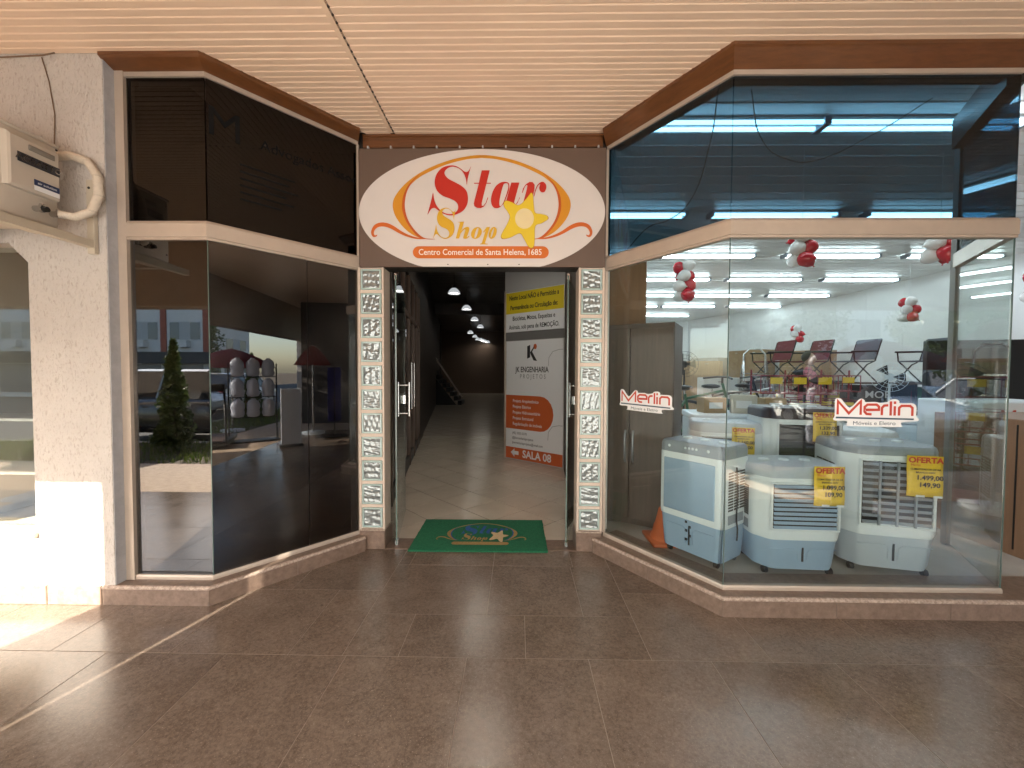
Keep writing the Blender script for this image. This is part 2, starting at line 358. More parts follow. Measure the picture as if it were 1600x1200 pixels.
tag(link('verge_grass', gm), 'sunlit green grass on the verge mirrored in the dark shop window', 'grass', kind='stuff')
# ---- beam along the street edge, pillars, unseen curtain added to block and soften the sun
tag(MB().rbox(-14, -1.1, 2.40, 14, -.78, ZC+.03, .01, 1).obj('street_beam', mat('beam_paint', (.32, .25, .19), .7, var=.08)), kind='structure')
def pillar(x0, x1, label):
    p = empty('arcade_pillar', ((x0+x1)/2, -.9, 0), 0, label, 'pillar', 'pillars along the street edge of the arcade')
    hw = (x1-x0)/2
    MB().rbox(-hw, -.2, -.05, hw, .2, 2.41, .01, 1).obj('shaft', M_STUC, p)
    MB().rbox(-hw-.012, -.212, -.05, hw+.012, .212, .14, .006, 1).obj('plinth', M_SILL, p)
pillar(-3.62, -2.972, 'rendered arcade pillar behind the camera, beside the added sun curtain')
pillar(-10.2, -9.6, 'rendered arcade pillar farthest along the dark shop side')
pillar(8.6, 9.2, 'rendered arcade pillar past the open shop front')
cu = empty('added_sun_curtain', (0, -.9, 0), 0, 'added unseen fabric curtain behind the camera, blocking and softening the sun', 'curtain')
M_CURT = mat('curtain_fabric', (.68, .69, .71), .8, var=.04, transl=.55)
cv = []; n = 120
rows = [[(-2.898+5.652*i/n, .012*math.sin(i*.9)*(z/2.4 < .98), z) for i in range(n+1)] for z in (.02, .8, 1.6, 2.40)]
cb = MB(); cb.add([p for r in rows for p in r], [(k*(n+1)+i, k*(n+1)+i+1, (k+1)*(n+1)+i+1, (k+1)*(n+1)+i) for k in range(3) for i in range(n)], True)
cb.obj('fabric', M_CURT, cu); MB().cyl((-2.898, 0, .03), (2.754, 0, .03), .018).obj('bottom_bar', M_STEEL, cu)
tag(MB().box(7.0, -.35, 0, 7.25, 2.5, ZC+.02).obj('arcade_end_wall', mat('end_wall_paint', (.06, .05, .045), .6, var=.1)), kind='structure')
# ---- stuccoed wall at the left with a shop window and its skirting
WX0, WX1, WY = -3.0, -2.51, 2.415
wall = empty('stucco_wall', (0, 0, 0), 0, 'rough beige stucco wall beside the dark shop window, sunlit at its foot', 'wall')
MB().box(WX0, WY, .1, WX1, 2.62, ZC+.02).obj('wall_face', M_STUC, wall)
MB().box(-12, WY, .1, -4.9, 2.62, ZC+.02).obj('wall_face', M_STUC, wall)
MB().box(-4.9, WY, 2.24, WX0, 2.62, ZC+.02).obj('wall_face', M_STUC, wall)
MB().box(-4.9, WY, .1, WX0, 2.62, .44).obj('wall_face', M_STUC, wall)
MB().prism_y([(WX0-.12, 2.2405), (WX0+.001, 2.12), (WX0+.001, 2.2405)], WY, 2.618).obj('corner_splay', M_STUC, wall)
MB().box(WX1-.003, WY+.004, .12, WX1+.004, 2.62, ZC).obj('reveal', M_STUC2, wall)  # shaded return of the wall, its shade put into the greyer colour
for a, b in ((-2.588, -2.93), (-2.935, -3.53), (-3.535, -4.13), (-4.135, -4.9)): MB().rbox(b, WY-.014, 0, a, WY+.05, .118, .004, 1).obj('skirting_tile', M_SILL, wall)
MB().rbox(-4.9, WY-.03, .42, WX0+.012, WY+.08, .455, .006, 1).obj('window_sill', mat('pale_sill', (.62, .53, .40), .6), wall)
MB().box(-4.9, WY+.10, .455, WX0, WY+.108, 2.24).obj('window_pane', M_GLASSR, wall)
MB().box(WX0-.03, WY+.08, .455, WX0, WY+.13, 2.14).obj('window_frame', M_ALU, wall)
# room behind that window
rm = mat('side_room', (.55, .5, .45), .8)
sr = empty('side_room_shell', kind='structure')
MB().box(-4.9, 5.2, .1, -2.55, 5.3, 3.3).obj('side_room_wall', rm, sr); MB().box(-4.95, 2.62, .0, -2.60, 5.3, .1).obj('side_room_floor', rm, sr)
MB().box(-4.98, 2.62, .1, -4.9, 5.3, 3.3).obj('side_room_wall', rm, sr); MB().box(-4.95, 2.62, 2.6, -2.60, 5.3, 2.7).obj('side_room_ceiling', mat('dim_ceiling', (.2, .19, .17), .7), sr)
# ---- stone bases, wooden cornice and aluminium frames of both shop fronts
def shopfront(name, label, poly, ends, zt, panes):
    """ends = plan line of the base (may run past the glass); zt = top of the glass"""
    r = empty(name, (poly[1][0], poly[1][1], 0), 0, label, 'shop window'); o = (-poly[1][0], -poly[1][1], 0)
    def add(nm, mb, m): return mb.obj(nm, m, r, o)
    add('base_core', sweep(ends, [(.088, 0), (.088, .10), (-.25, .10), (-.25, 0)]), M_GROUT)
    for a, b in zip(ends, ends[1:]):
        A = Vector(a); B = Vector(b); Ln = (B-A).length; t = (B-A)/Ln; k = max(1, round(Ln/.605)); st = Ln/k
        on = .098
        for i in range(k):
            P = miter(ends, on); Pi = miter(ends, .089)
            ia = ends.index(a)
            def at(L0, s): return Vector(L0[ia])*(1-s)+Vector(L0[ia+1])*s
            s0 = i/k+.0012/Ln; s1 = (i+1)/k-.0012/Ln
            add('riser_tile', MB().prism([at(P, s0), at(P, s1), at(Pi, s1), at(Pi, s0)], 0, .0985), M_SILL)
    add('sill_slab', sweep(ends, [(.094, .0995), (.094, .112), (.084, .1185), (-.20, .1195), (-.20, .0995)]), M_SILL)
    add('sill_edge', sweep(ends, [(.1015, .1005), (.1035, .110), (.099, .1170), (.088, .1205), (.0835, .1195), (.0945, .1115), (.0945, .1005)]), M_CHIP)
    add('bottom_frame', sweep(poly, [(.014, .1192), (.014, .136), (.010, .148), (-.022, .148), (-.022, .1192)]), M_ALU)
    add('middle_rail', sweep(poly, [(.016, 2.283), (.016, 2.297), (.024, 2.300), (.024, 2.382), (.012, 2.400), (-.024, 2.400), (-.024, 2.283)]), M_ALU)
    add('top_frame', sweep(poly, [(.015, zt), (.015, zt+.028), (-.024, zt+.028), (-.024, zt)]), M_ALU)
    add('header', sweep(poly, [(-.03, zt+.03), (-.03, 4.5), (-.13, 4.5), (-.13, zt+.03)]), M_DARKM)
    for p, q, z0, z1, m in panes:
        g = add('pane', slab(p, q, z0, z1), m)
    return r
def lerp(p, q, s): return (p[0]+(q[0]-p[0])*s, p[1]+(q[1]-p[1])*s)
la = LA; lm = lerp(la[1], la[2], .60)
def shrink(p, q, g=.004): 
    L = math.dist(p, q); return lerp(p, q, g/L), lerp(q, p, g/L)
ls = shopfront('dark_shop_window', 'angled shop window of dark tinted glass with beige rails beside the stucco wall', LA, [(-2.585, 2.505), LA[1], LA[2]], 3.285,
    [(*shrink(la[0], la[1]), .148, 2.283, M_GLASSL), (*shrink(la[1], lm, .003), .148, 2.283, M_GLASSL2), (*shrink(lm, la[2], .003), .148, 2.283, M_GLASSL2),
     (*shrink(la[0], la[1]), 2.40, 3.285, M_GLASSD), (*shrink(la[1], la[2]), 2.40, 3.285, M_GLASSD)])
o = (-LA[1][0], -LA[1][1], 0)
MB().box(-2.5055, 2.482, .12, -2.452, 2.537, 3.338).obj('side_frame', M_ALU, ls, o)
MB().box(-2.452, 2.515, .148, -2.405, 2.545, 2.283).obj('frame_reflection', M_BLACK, ls, o); MB().box(-2.452, 2.515, 2.40, -2.41, 2.545, 3.285).obj('frame_reflection', M_BLACK, ls, o)  # black strips painting the inner frame's dark reflection
MB().box(LA[2][0]-.012, LA[2][1]-.004, .148, LA[2][0]+.012, LA[2][1]+.03, 3.29).obj('end_stile', M_ALU, ls, o)
rs = shopfront('bright_shop_window', 'angled clear glass shop window full of air coolers with blue film glass above', RB, [(.69, 3.265), RB[1], (4.6, 2.465)], 3.245,
    [(*shrink(RB[0], RB[1]), .148, 2.283, M_GLASSR2), (*shrink(RB[1], RB[2]), .148, 2.283, M_GLASSR),
     (*shrink(RB[0], RB[1]), 2.40, 3.245, M_GLASSB), (*shrink(RB[1], RB[2]), 2.40, 3.245, M_GLASSB)])
o2 = (-RB[1][0], -RB[1][1], 0); SP = (3.40, 3.16)
slab(RB[2], SP, .14, 2.283).obj('side_pane', M_GLASSR, rs, o2); slab(RB[2], SP, 2.40, 3.245).obj('side_pane', M_GLASSB, rs, o2)
sweep([RB[2], SP], [(.012, 2.29), (.012, 2.395), (-.03, 2.395), (-.03, 2.29)]).obj('side_rail', M_ALU, rs, o2)
MB().box(SP[0]-.018, SP[1], .12, SP[0]+.018, SP[1]+.04, 3.3).obj('side_post', mat('grey_aluminium', (.30, .29, .28), .4, metal=.5), rs, o2)
sweep([RB[2], SP], [(.02, 3.20), (.02, 3.42), (-.06, 3.42), (-.06, 3.20)]).obj('side_head_rail', M_DARKM, rs, o2)
MB().box(RB[0][0]-.014, RB[0][1]-.006, .148, RB[0][0]+.010, RB[0][1]+.03, 3.25).obj('end_stile', M_ALU, rs, o2)
for (x, yy) in (RB[1], RB[2]):
    MB().box(x-.002, yy-.003, .148, x+.002, yy+.004, 2.283).obj('glass_joint', M_GEDGE, rs, o2)
MB().box(LA[1][0]-.002, LA[1][1]-.002, .148, LA[1][0]+.002, LA[1][1]+.004, 2.283).obj('glass_joint', M_GEDGE, ls, o)
# cornice
cl = [(-2.515, 2.505), LA[1], (-1.296, 3.263), (.706, 3.279), RB[1], (6.5, 2.465)]
co = empty('wooden_cornice', (-.3, 3.2, ZC), 0, 'varnished brown wooden cornice running along the ceiling above both shop fronts', 'cornice')
for i, z0 in ((0, 3.312), (1, 3.312), (2, 3.262), (3, 3.272), (4, 3.272)):
    prof = [(.110, ZC+.002), (.110, ZC-.020), (.098, ZC-.027), (.018, z0), (-.03, z0), (-.03, ZC+.002)] if i != 2 else [(.045, ZC+.002), (.045, ZC-.015), (.036, ZC-.02), (.036, z0), (-.03, z0), (-.03, ZC+.002)]
    cols = [miter(cl, of) for of, z in prof]; b = MB()
    def ring(j, s): return [(cols[k][j][0], cols[k][j][1], prof[k][1]) for k in range(len(prof))]
    if i == 2:
        seg = [(-1.256, 3.279), (.668, 3.279)]; b = sweep(seg, prof)
    else: b.loft([ring(i, 0), ring(i+1, 0)], True, False)
    b.obj('cornice_board', M_WOOD, co, (.3, -3.2, -ZC))
# lintel above the entrance sign with short metal studs
tag(MB().box(-1.30, 3.262, 2.31, .71, 3.40, 4.5).obj('entrance_lintel', M_DARKM), kind='structure')
# ---- entrance: glass block columns
M_BLK = mat('glass_block_rim', (.42, .55, .53), .12, spec=.8, var=.1, vscale=30)
def block_face_mat():
    m = D.materials.new('glass_block_face'); m.use_nodes = True; N = m.node_tree.nodes; L = m.node_tree.links; p = N['Principled BSDF']
    p.inputs['Base Color'].default_value = (.27, .30, .30, 1); p.inputs['Roughness'].default_value = .14; p.inputs['Metallic'].default_value = .45; p.inputs['Specular IOR Level'].default_value = .9
    return m
M_BFACE = block_face_mat()
bk_rim = MB()
for q in ((-.0825, -.0825, -.068, .0825), (.068, -.0825, .0825, .0825), (-.068, -.0825, .068, -.068), (-.068, .068, .068, .0825)):
    bk_rim.rbox(q[0], -.012, q[1], q[2], .03, q[3], .003, 1)
rim_me = bk_rim.mesh('glass_block', M_BLK); 
nn = 22
FACES = []
for var in range(4):
    rv = random.Random(20+var); wv = [(rv.uniform(0, 3.14), rv.uniform(90, 300), rv.uniform(0, 6)) for _ in range(9)]; fb = MB()
    fv = [(-.068+.136*i/nn, -.003+sum(.13/k*math.sin(k*((-.068+.136*i/nn)*math.cos(a)+(-.068+.136*j/nn)*math.sin(a))+ph) for a, k, ph in wv), -.068+.136*j/nn) for j in range(nn+1) for i in range(nn+1)]
    fb.add(fv, [(j*(nn+1)+i, j*(nn+1)+i+1, (j+1)*(nn+1)+i+1, (j+1)*(nn+1)+i) for j in range(nn) for i in range(nn)], True); FACES.append(fb.mesh('wavy_face', M_BFACE))
rblk = random.Random(9)
for cx_, side in ((-1.192, 'dark'), (.588, 'bright')):
    c = empty('glass_block_column', (cx_, 3.235, 0), 0, 'column of square glass blocks in beige mortar between the entrance and the %s shop window' % side, 'column', 'glass block columns flanking the entrance')
    MB().rbox(-.104, .004, .165, .100, .16, 2.306, .004, 1).obj('mortar_core', M_MORT, c)
    for sx in (-1, 1): MB().rbox(sx*.0955-.0085, -.010, .165, sx*.0955+.0085, .006, 2.304, .003, 1).obj('mortar_jamb', M_MORT, c)
    MB().rbox(-.106, -.012, 0, .102, .20, .152, .004, 1).obj('stone_foot', M_SILL, c); MB().rbox(-.108, -.016, .152, .104, .205, .166, .004, 1).obj('foot_cap', M_CHIP, c)
    for k in range(11):
        bo = link('glass_block', rim_me, c, (0, .0, .262+k*.1945)); wf = link('wavy_face', FACES[rblk.randrange(4)], bo); wf.rotation_euler = (0, R(90)*rblk.randrange(4), 0)
        if k: MB().box(-.0868, -.006, .262+(k-.5)*.1945-.012, .0868, .006, .262+(k-.5)*.1945+.012).obj('mortar_joint', M_MORT, c)
# threshold strip
tag(MB().rbox(-1.09, 3.2285, -.04, .486, 3.44, .004, .003, 1).obj('door_threshold', M_SILL), kind='structure')
# ================================================================== ENTRANCE SIGN
I1 = lambda p: (570+p[0]/7.5, 240+p[1]/7.5)          # tracing frames of the logo drawing
I2 = lambda p: (740+p[0]/7.06, 240+p[1]/7.06)
S_BIG = [(1250,158),(1236,205),(1222,255),(1210,310),(1200,372),(1192,315),(1165,240),(1115,185),(1045,161),(985,173),(943,215),(945,255),(985,300),(1060,340),(1140,385),(1195,440),(1215,520),(1205,600),(1160,670),(1080,715),(1000,728),(920,705),(860,665),(820,640),(780,655),(740,718),(752,665),(770,600),(788,530),(805,462),(818,540),(845,610),(900,675),(960,705),(1020,710),(1070,690),(1098,650),(1095,600),(1060,560),(1000,530),(920,500),(860,450),(830,390),(825,320),(850,240),(910,175),(990,148),(1060,150),(1120,178),(1170,215),(1200,222),(1225,205)]
T_ = [(95,192),(183,192),(150,328),(195,328),(195,338),(147,338),(95,550),(97,580),(115,578),(140,545),(160,487),(168,490),(148,545),(120,588),(85,606),(45,602),(15,585),(8,555),(18,510),(62,338),(10,338),(10,328),(64,328)]
A_B = [(350,318),(300,328),(250,365),(215,430),(198,500),(203,560),(228,598),(265,607),(305,590),(345,540),(385,440),(400,370),(390,330)]
A_H = [(355,335),(335,350),(310,430),(292,520),(292,575),(310,580),(340,530),(375,430),(388,370),(380,338)]
A_S = [(420,326),(510,326),(452,545),(470,565),(500,520),(512,488),(518,490),(490,550),(460,585),(410,590),(375,570),(365,530)]
R_1 = [(538,438),(550,390),(580,345),(620,320),(655,322),(678,350),(676,400),(640,560),(548,560),(592,400),(598,360),(588,350),(570,375),(546,438)]
R_2 = [(668,470),(690,390),(720,340),(765,318),(800,345),(806,385),(790,425),(765,435),(738,420),(728,385),(738,345),(712,365),(690,420),(674,475)]
H_1 = [(1092,806),(1170,800),(1112,998),(1072,998),(1122,814)]
H_2 = [(1134,915),(1175,872),(1215,862),(1232,880),(1225,920),(1203,985),(1225,968),(1232,975),(1200,1000),(1165,998),(1162,975),(1185,900),(1165,897),(1128,940)]
def slant(cx, cyy, a, b, sh=.22, n=26): return [(cx+a*math.cos(t)-b*math.sin(t)*sh, cyy+b*math.sin(t)) for t in (2*math.pi*i/n for i in range(n))]
P_1 = [(112,868),(150,815),(187,812),(132,992),(165,998),(165,1005),(78,1005),(78,998),(98,990),(140,850),(120,875)]
STAR = [(640,443),(622,460),(575,520),(505,577),(430,545),(372,528),(345,545),(345,590),(385,650),(408,700),(385,770),(325,880),(315,925),(345,942),(420,925),(515,882),(560,935),(605,1015),(640,1042),(670,1025),(680,950),(686,805),(750,775),(815,735),(826,712),(805,688),(745,672),(683,657),(668,580),(658,470)]
ARC = [(1373,25),(1200,40),(960,95),(700,202),(500,335),(370,480),(328,590),(345,700),(400,800),(480,890),(560,950),(650,988),(600,935),(530,850),(480,750),(447,620),(462,500),(525,385),(630,290),(760,218),(960,134),(1200,74),(1373,56)]
ARC2 = [(660,232),(570,325),(500,440),(472,560),(474,660),(505,770),(565,870),(645,955),(720,995),(830,1003),(740,1006),(640,985),(560,905),(490,805),(447,690),(438,600),(455,490),(515,370),(600,280)]
SWIRL = [(145,950),(135,972),(100,980),(75,950),(75,900),(110,840),(180,810),(260,815),(340,850),(430,910),(520,955),(620,985),(740,1000),(620,1004),(500,977),(400,934),(310,884),(230,858),(160,861),(118,892),(103,930),(112,958),(135,955)]
def logo(tf, parent, m, z0, dz, mirror_x=753., upr=True, mini=False):
    """tf maps tracing pixels to the sign face; m = materials; each element lies dz prouder than the last"""
    def mk(name, loops, key, lev):
        me = flat([[tf(q) for q in lp] for lp in loops], dz*.45)
        if upr: upright(me); me.transform(Matrix.Translation((0, -z0-dz*lev, 0)))
        else: me.transform(Matrix.Translation((0, 0, z0+dz*lev)))
        return put(name, me, m[key], parent)
    f1 = lambda L, s=True: [I1(q) for q in (smooth_loop(L) if s else L)]
    f2 = lambda L, s=True: [I2(q) for q in (smooth_loop(L) if s else L)]
    mir = lambda L: [(2*mirror_x-x, y) for x, y in L]
    a = f1(ARC); a2 = f1(ARC2); sw = f1(SWIRL)
    full = [I1(q) for q in ARC[:12]]
    mk('gold_arc', [a], 'gold', 1); mk('gold_arc', [mir(a)], 'gold', 1)
    mid = [(752.0, 243.6), (754.0, 243.6), (754, 247.8), (752, 247.8)]; mk('gold_arc', [mid], 'gold', 1.2)
    mk('red_arc', [a2], 'red2', 2); mk('red_arc', [mir(a2)], 'red2', 2)
    mk('swirl', [sw], 'orange', 3); mk('swirl', [mir(sw)], 'orange', 3)
    def sscale(p):
        return ((p[0]-740)/510*268+807, (p[1]-148)/580*362+640)
    mk('letter', [f1(S_BIG)], 'star', 4); mk('letter', [f2(T_, False)], 'star', 4)
    mk('letter', [f2(A_B), f2(A_H)], 'star', 4); mk('letter', [f2(A_S, False)], 'star', 4.6)
    mk('letter', [f2(R_1, False)], 'star', 4); mk('letter', [f2(R_2)], 'star', 4.6)
    mk('letter', [[I1(sscale(q)) for q in smooth_loop(S_BIG)]], 'shop', 5.2)
    mk('letter', [f1(H_1, False)], 'shop', 5.2); mk('letter', [f1(H_2)], 'shop', 5.6)
    mk('letter', [[I1(q) for q in slant(1315, 934, 62, 70)], [I1(q) for q in slant(1315, 934, 15, 60, .3)]], 'shop', 5.2)
    mk('letter', [f2(P_1, False)], 'shop', 5.2); mk('letter', [[I2(q) for q in slant(218, 878, 42, 66)], [I2(q) for q in slant(214, 878, 10, 52, .3)]], 'shop', 5.6)
    n = 10; x0, x1, y0, y1 = 645.2, 858.8, 385, 404; r = (y1-y0)/2
    bar = [(x0+r-r*math.sin(math.pi*i/n), y0+r-r*math.cos(math.pi*i/n)) for i in range(n+1)]+[(x1-r+r*math.sin(math.pi*i/n), y1-r+r*math.cos(math.pi*i/n)) for i in range(n+1)]
    mk('address_bar', [bar], 'bar', 2.5)
    mk('star_edge', [[((q[0]-I2((560, 730))[0])*1.025+I2((560, 730))[0], (q[1]-I2((560, 730))[1])*1.025+I2((560, 730))[1]) for q in f2(STAR)]], 'stare', 6.4)
    mk('star', [f2(STAR)], 'starf', 7); mk('star_disc', [[I2((568+104*math.cos(t*.2513), 722+112*math.sin(t*.2513))) for t in range(25)]], 'disc', 7.6)
    return mk
def paint(n, c, r=.4): return mat(n, c, r, var=.02)
LOGO = dict(gold=paint('sign_gold', (.62, .26, .015)), red2=paint('sign_rust', (.50, .09, .012)), orange=paint('sign_orange', (.58, .12, .015)), star=paint('sign_red', (.50, .022, .012)),
            shop=paint('sign_mustard', (.66, .38, .02)), bar=paint('sign_bar', (.60, .14, .015)), starf=paint('sign_yellow', (.74, .54, .03)), disc=paint('sign_cream', (.76, .64, .36)), stare=paint('sign_star_edge', (.42, .2, .01)))
sg = empty('entrance_sign', (-.296, 3.222, 2.773), 0, 'brown panel sign with white oval, red lettering and yellow star above the entrance', 'sign')
M_SGB = mat('sign_brown', (.125, .082, .062), .5, var=.04); M_SGW = mat('sign_white', (.66, .61, .58), .42, var=.02)
MB().rbox(-.985, -.006, -.468, .986, .03, .468, .003, 1).obj('panel', M_SGB, sg)
def tfs(q): return ((q[0]-560)/(947-560)*1.971-.985, .468-(q[1]-232)/(417-232)*.936)
ov = []
for i in range(140):
    t = 2*math.pi*i/140; x, yv = 753+193*math.cos(t), 331.5+97.5*math.sin(t)
    ov.append((x, min(yv, 416.8)))
me = flat([[tfs(q) for q in ov]], .0006); upright(me); me.transform(Matrix.Translation((0, -.0075, 0))); put('white_oval', me, M_SGW, sg)
logo(tfs, sg, LOGO, .0090, .0009)
for st_, px in (('Centro Comercial de Santa Helena,', 738.5), ('1685', 836.5)):
    me = text_mesh(st_, .0660, .0006, .0003, sx=.90); upright(me); x, z = tfs((px, 394.6)); me.transform(Matrix.Translation((x, -.0125, z))); put('lettering', me, mat('print_white', (.82, .78, .72), .45), sg)
for k in range(11): MB().box(-.92+k*.184, .0, .468, -.908+k*.184, .03, .492).obj('hanger', M_STUC2, sg)
for x in (-.27, .05, .30): MB().sphere((x, -.0085, -.449), .006, .003, .004, 8, 5).obj('bolt', M_DARKM, sg)

# ================================================================== DOORMAT
mt = empty('doormat', (-.322, 3.522, .004), R(.4), 'green doormat printed with an oval logo and pale star at the entrance', 'doormat')
mbm = MB(); nx, ny = 40, 22; rr = random.Random(5)
top = [(-.568+1.136*i/nx+(rr.uniform(-.004, .004) if i in (0, nx) else 0), -.342+.684*j/ny+(rr.uniform(-.005, .005) if j in (0, ny) else 0), .0133+rr.uniform(-.0012, .0012)-(.003 if i in (0, nx) or j in (0, ny) else 0)) for j in range(ny+1) for i in range(nx+1)]
mbm.add(top, [(j*(nx+1)+i, j*(nx+1)+i+1, (j+1)*(nx+1)+i+1, (j+1)*(nx+1)+i) for j in range(ny) for i in range(nx)], True); mbm.box(-.568, -.342, .0005, .568, .342, .0112)
M_MAT = mat('mat_green', (.006, .13, .06), .95, col2=(.02, .23, .105), vscale=90, bump=1., bscale=330)
mbm.obj('mat_base', M_MAT, mt)
MATC = dict(gold=mat('mat_tan', (.40, .27, .10), .95, var=.3, vscale=120, bump=.8, bscale=300), star=mat('mat_blue', (.03, .12, .36), .95, var=.3, vscale=120, bump=.8, bscale=300),
            starf=mat('mat_cream', (.66, .52, .30), .95, var=.15, vscale=120, bump=.8, bscale=300), stare=mat('mat_brown', (.16, .08, .03), .95, var=.3, vscale=120))
MATC['disc'] = MATC['starf']; MATC.update(red2=MATC['star'], orange=MATC['gold'], shop=MATC['gold'], bar=MATC['gold'])
def tfm(q): return ((q[0]-753)/193*.435+.01, -(q[1]-331)/97*.285-.02)
logo(tfm, mt, MATC, .0147, .0004, upr=False)
# ================================================================== ENTRANCE DOORS
M_GLASSE = glass('door_glass', (.78, .82, .80), .05)
def door(hx, ang, label, s):
    d = empty('glass_door', (hx, 3.27, 0), ang, label, 'door', 'glass doors standing open at the entrance')
    MB().box(0, -.005, .022, .78, .005, 2.25).obj('leaf', M_GLASSE, d)
    for x in (0., .78): MB().box(x-.0025, -.0055, .022, x+.0025, .0055, 2.25).obj('glass_edge', M_GEDGE, d)
    MB().rbox(.0, -.016, .012, .06, .016, .055, .004, 1).obj('bottom_patch', M_STEEL, d); MB().cyl((.03, 0, .002), (.03, 0, .05), .016).obj('pivot', M_STEEL, d)
    MB().rbox(.0, -.014, 2.21, .14, .014, 2.27, .004, 1).obj('top_patch', M_STEEL, d)
    MB().rbox(.70, -.02, 1.14, .765, .02, 1.23, .004, 1).obj('lock', M_STEEL, d)
    for sd_ in (-1, 1):
        h = MB(); h.tube([(.66, sd_*.055, 1.02), (.66, sd_*.055, 1.36)], .012)
        for z in (1.05, 1.33): h.cyl((.66, 0, z), (.66, sd_*.055, z), .008)
        h.obj('handle', M_STEEL, d)
door(-1.005, R(101), 'open glass door with steel pull handles beside the dark shop side of the entrance', 1)
door(.405, R(77), 'open glass door leaning against the bright shop side of the entrance', -1)
# ================================================================== CORRIDOR
M_CTILE = mat('beige_tile', (.64, .56, .46), .17, col2=(.73, .65, .54), vscale=3, obj_var=.05, spec=.5)
M_CGROUT = mat('dark_grout', (.10, .075, .055), .8)
M_CBROWN = mat('corridor_paint', (.085, .066, .054), .6, var=.06); M_CCEIL = mat('corridor_ceiling', (.10, .085, .075), .3, var=.05)
cf = tag(MB().prism([(-1.34, 3.44), (.52, 3.44), (.70, 6.02), (-.2, 6.77), (-.9, 27), (-6, 27), (-2.02, 8.1)], -.06, -.004).obj('corridor_floor', M_CGROUT), kind='structure')
# far part of the floor as one sheet
def diag_mat():
    m = D.materials.new('beige_tile_far'); m.use_nodes = True; N = m.node_tree.nodes; L = m.node_tree.links; p = N['Principled BSDF']
    g = N.new('ShaderNodeNewGeometry'); mp = N.new('ShaderNodeMapping'); mp.inputs['Rotation'].default_value = (0, 0, R(45)); L.new(g.outputs['Position'], mp.inputs[0])
    b = N.new('ShaderNodeTexBrick'); b.offset = 0; b.inputs['Scale'].default_value = 1; b.inputs['Brick Width'].default_value = .44; b.inputs['Row Height'].default_value = .44; b.inputs['Mortar Size'].default_value = .004
    b.inputs['Color1'].default_value = (.62, .54, .45, 1); b.inputs['Color2'].default_value = (.66, .58, .49, 1); b.inputs['Mortar'].default_value = (.16, .12, .09, 1)
    L.new(mp.outputs[0], b.inputs['Vector']); L.new(b.outputs['Color'], p.inputs['Base Color']); p.inputs['Roughness'].default_value = .16; return m
MB().prism([(-2.15, 9.0), (-.31, 9.0), (-.9, 27), (-6, 27)], -.004, 0).obj('floor_far', diag_mat(), cf)
tw = .44; h2 = tw/math.sqrt(2); ox, oy = -.873, 4.81
poly = [(-1.34, 3.44), (.52, 3.44), (.70, 6.02), (-.2, 6.77), (-.31, 9.0), (-2.15, 9.0), (-2.02, 8.1)]
def clip_poly(sub, clip):
    out = sub
    for i in range(len(clip)):
        a, b = clip[i], clip[(i+1) % len(clip)]; inp = out; out = []
        def ins(p): return (b[0]-a[0])*(p[1]-a[1])-(b[1]-a[1])*(p[0]-a[0]) >= 0
        for j in range(len(inp)):
            p, q = inp[j-1], inp[j]
            if ins(q) != ins(p):
                d1 = (b[0]-a[0])*(p[1]-a[1])-(b[1]-a[1])*(p[0]-a[0]); d2 = (b[0]-a[0])*(q[1]-a[1])-(b[1]-a[1])*(q[0]-a[0]); s = d1/(d1-d2)
                out.append((p[0]+(q[0]-p[0])*s, p[1]+(q[1]-p[1])*s))
            if ins(q): out.append(q)
        if not out: return []
    return out
hull = [(-1.36, 3.445), (.53, 3.445), (.70, 6.02), (.70, 6.6), (-.30, 9.0), (-2.15, 9.0)]
full_me = None
for i in range(-14, 15):
    for j in range(-14, 15):
        cx_ = ox+(i-j)*h2; cyy = oy+(i+j)*h2
        g = h2-.007
        sq = [(cx_, cyy-g), (cx_+g, cyy), (cx_, cyy+g), (cx_-g, cyy)]
        c = clip_poly(sq, hull)
        if len(c) < 3: continue
        ar = abs(sum(c[k-1][0]*c[k][1]-c[k][0]*c[k-1][1] for k in range(len(c))))/2
        if ar < .004: continue
        if ar > .998*2*g*g:
            if full_me is None: full_me = MB().prism([(x-cx_, yy-cyy) for x, yy in sq], -.004, 0).mesh('tile', M_CTILE)
            link('tile', full_me, cf, (cx_, cyy, 0))
        else: MB().prism(c, -.004, 0).obj('tile', M_CTILE, cf)
# walls, ceiling, far end
cw = empty('corridor_walls', kind='structure')
MB().prism([(-1.30, 3.30), (-1.345, 4.2), (-1.445, 4.2), (-1.40, 3.30)], 0, 4.3).obj('corridor_wall', M_CBROWN, cw)
MB().prism([(-2.02, 8.1), (-4.6, 23.4), (-4.7, 23.4), (-2.12, 8.1)], 0, 4.3).obj('corridor_wall', M_CBROWN, cw)
MB().prism([(-.2, 6.79), (-.9, 27), (-.8, 27), (-.1, 6.79)], 0, 4.3).obj('corridor_wall', M_CBROWN, cw)
MB().box(-7, 27, 0, 0, 27.1, 4.3).obj('corridor_end_wall', mat('warm_wall', (.13, .085, .06), .6), cw)
MB().box(-7, 22.5, 0, -6.9, 27, 4.3).obj('corridor_wall', M_CBROWN, cw); MB().box(-7, 23.3, 0, -4.5, 23.4, 4.3).obj('corridor_wall', M_CBROWN, cw)
MB().prism([(-1.36, 3.33), (.74, 3.33), (.74, 6.1), (-.1, 6.8), (-.8, 27), (-7, 27), (-2.1, 8.1)], 4.2, 4.3).obj('corridor_ceiling', M_CCEIL, cw)
for k in range(60): 
    yy = 4.0+k*.2
    MB().box(-3.2 if yy > 9 else -1.9, yy, 4.190, -.1, yy+.012, 4.1995).obj('ceiling_rib', M_CCEIL, cw)
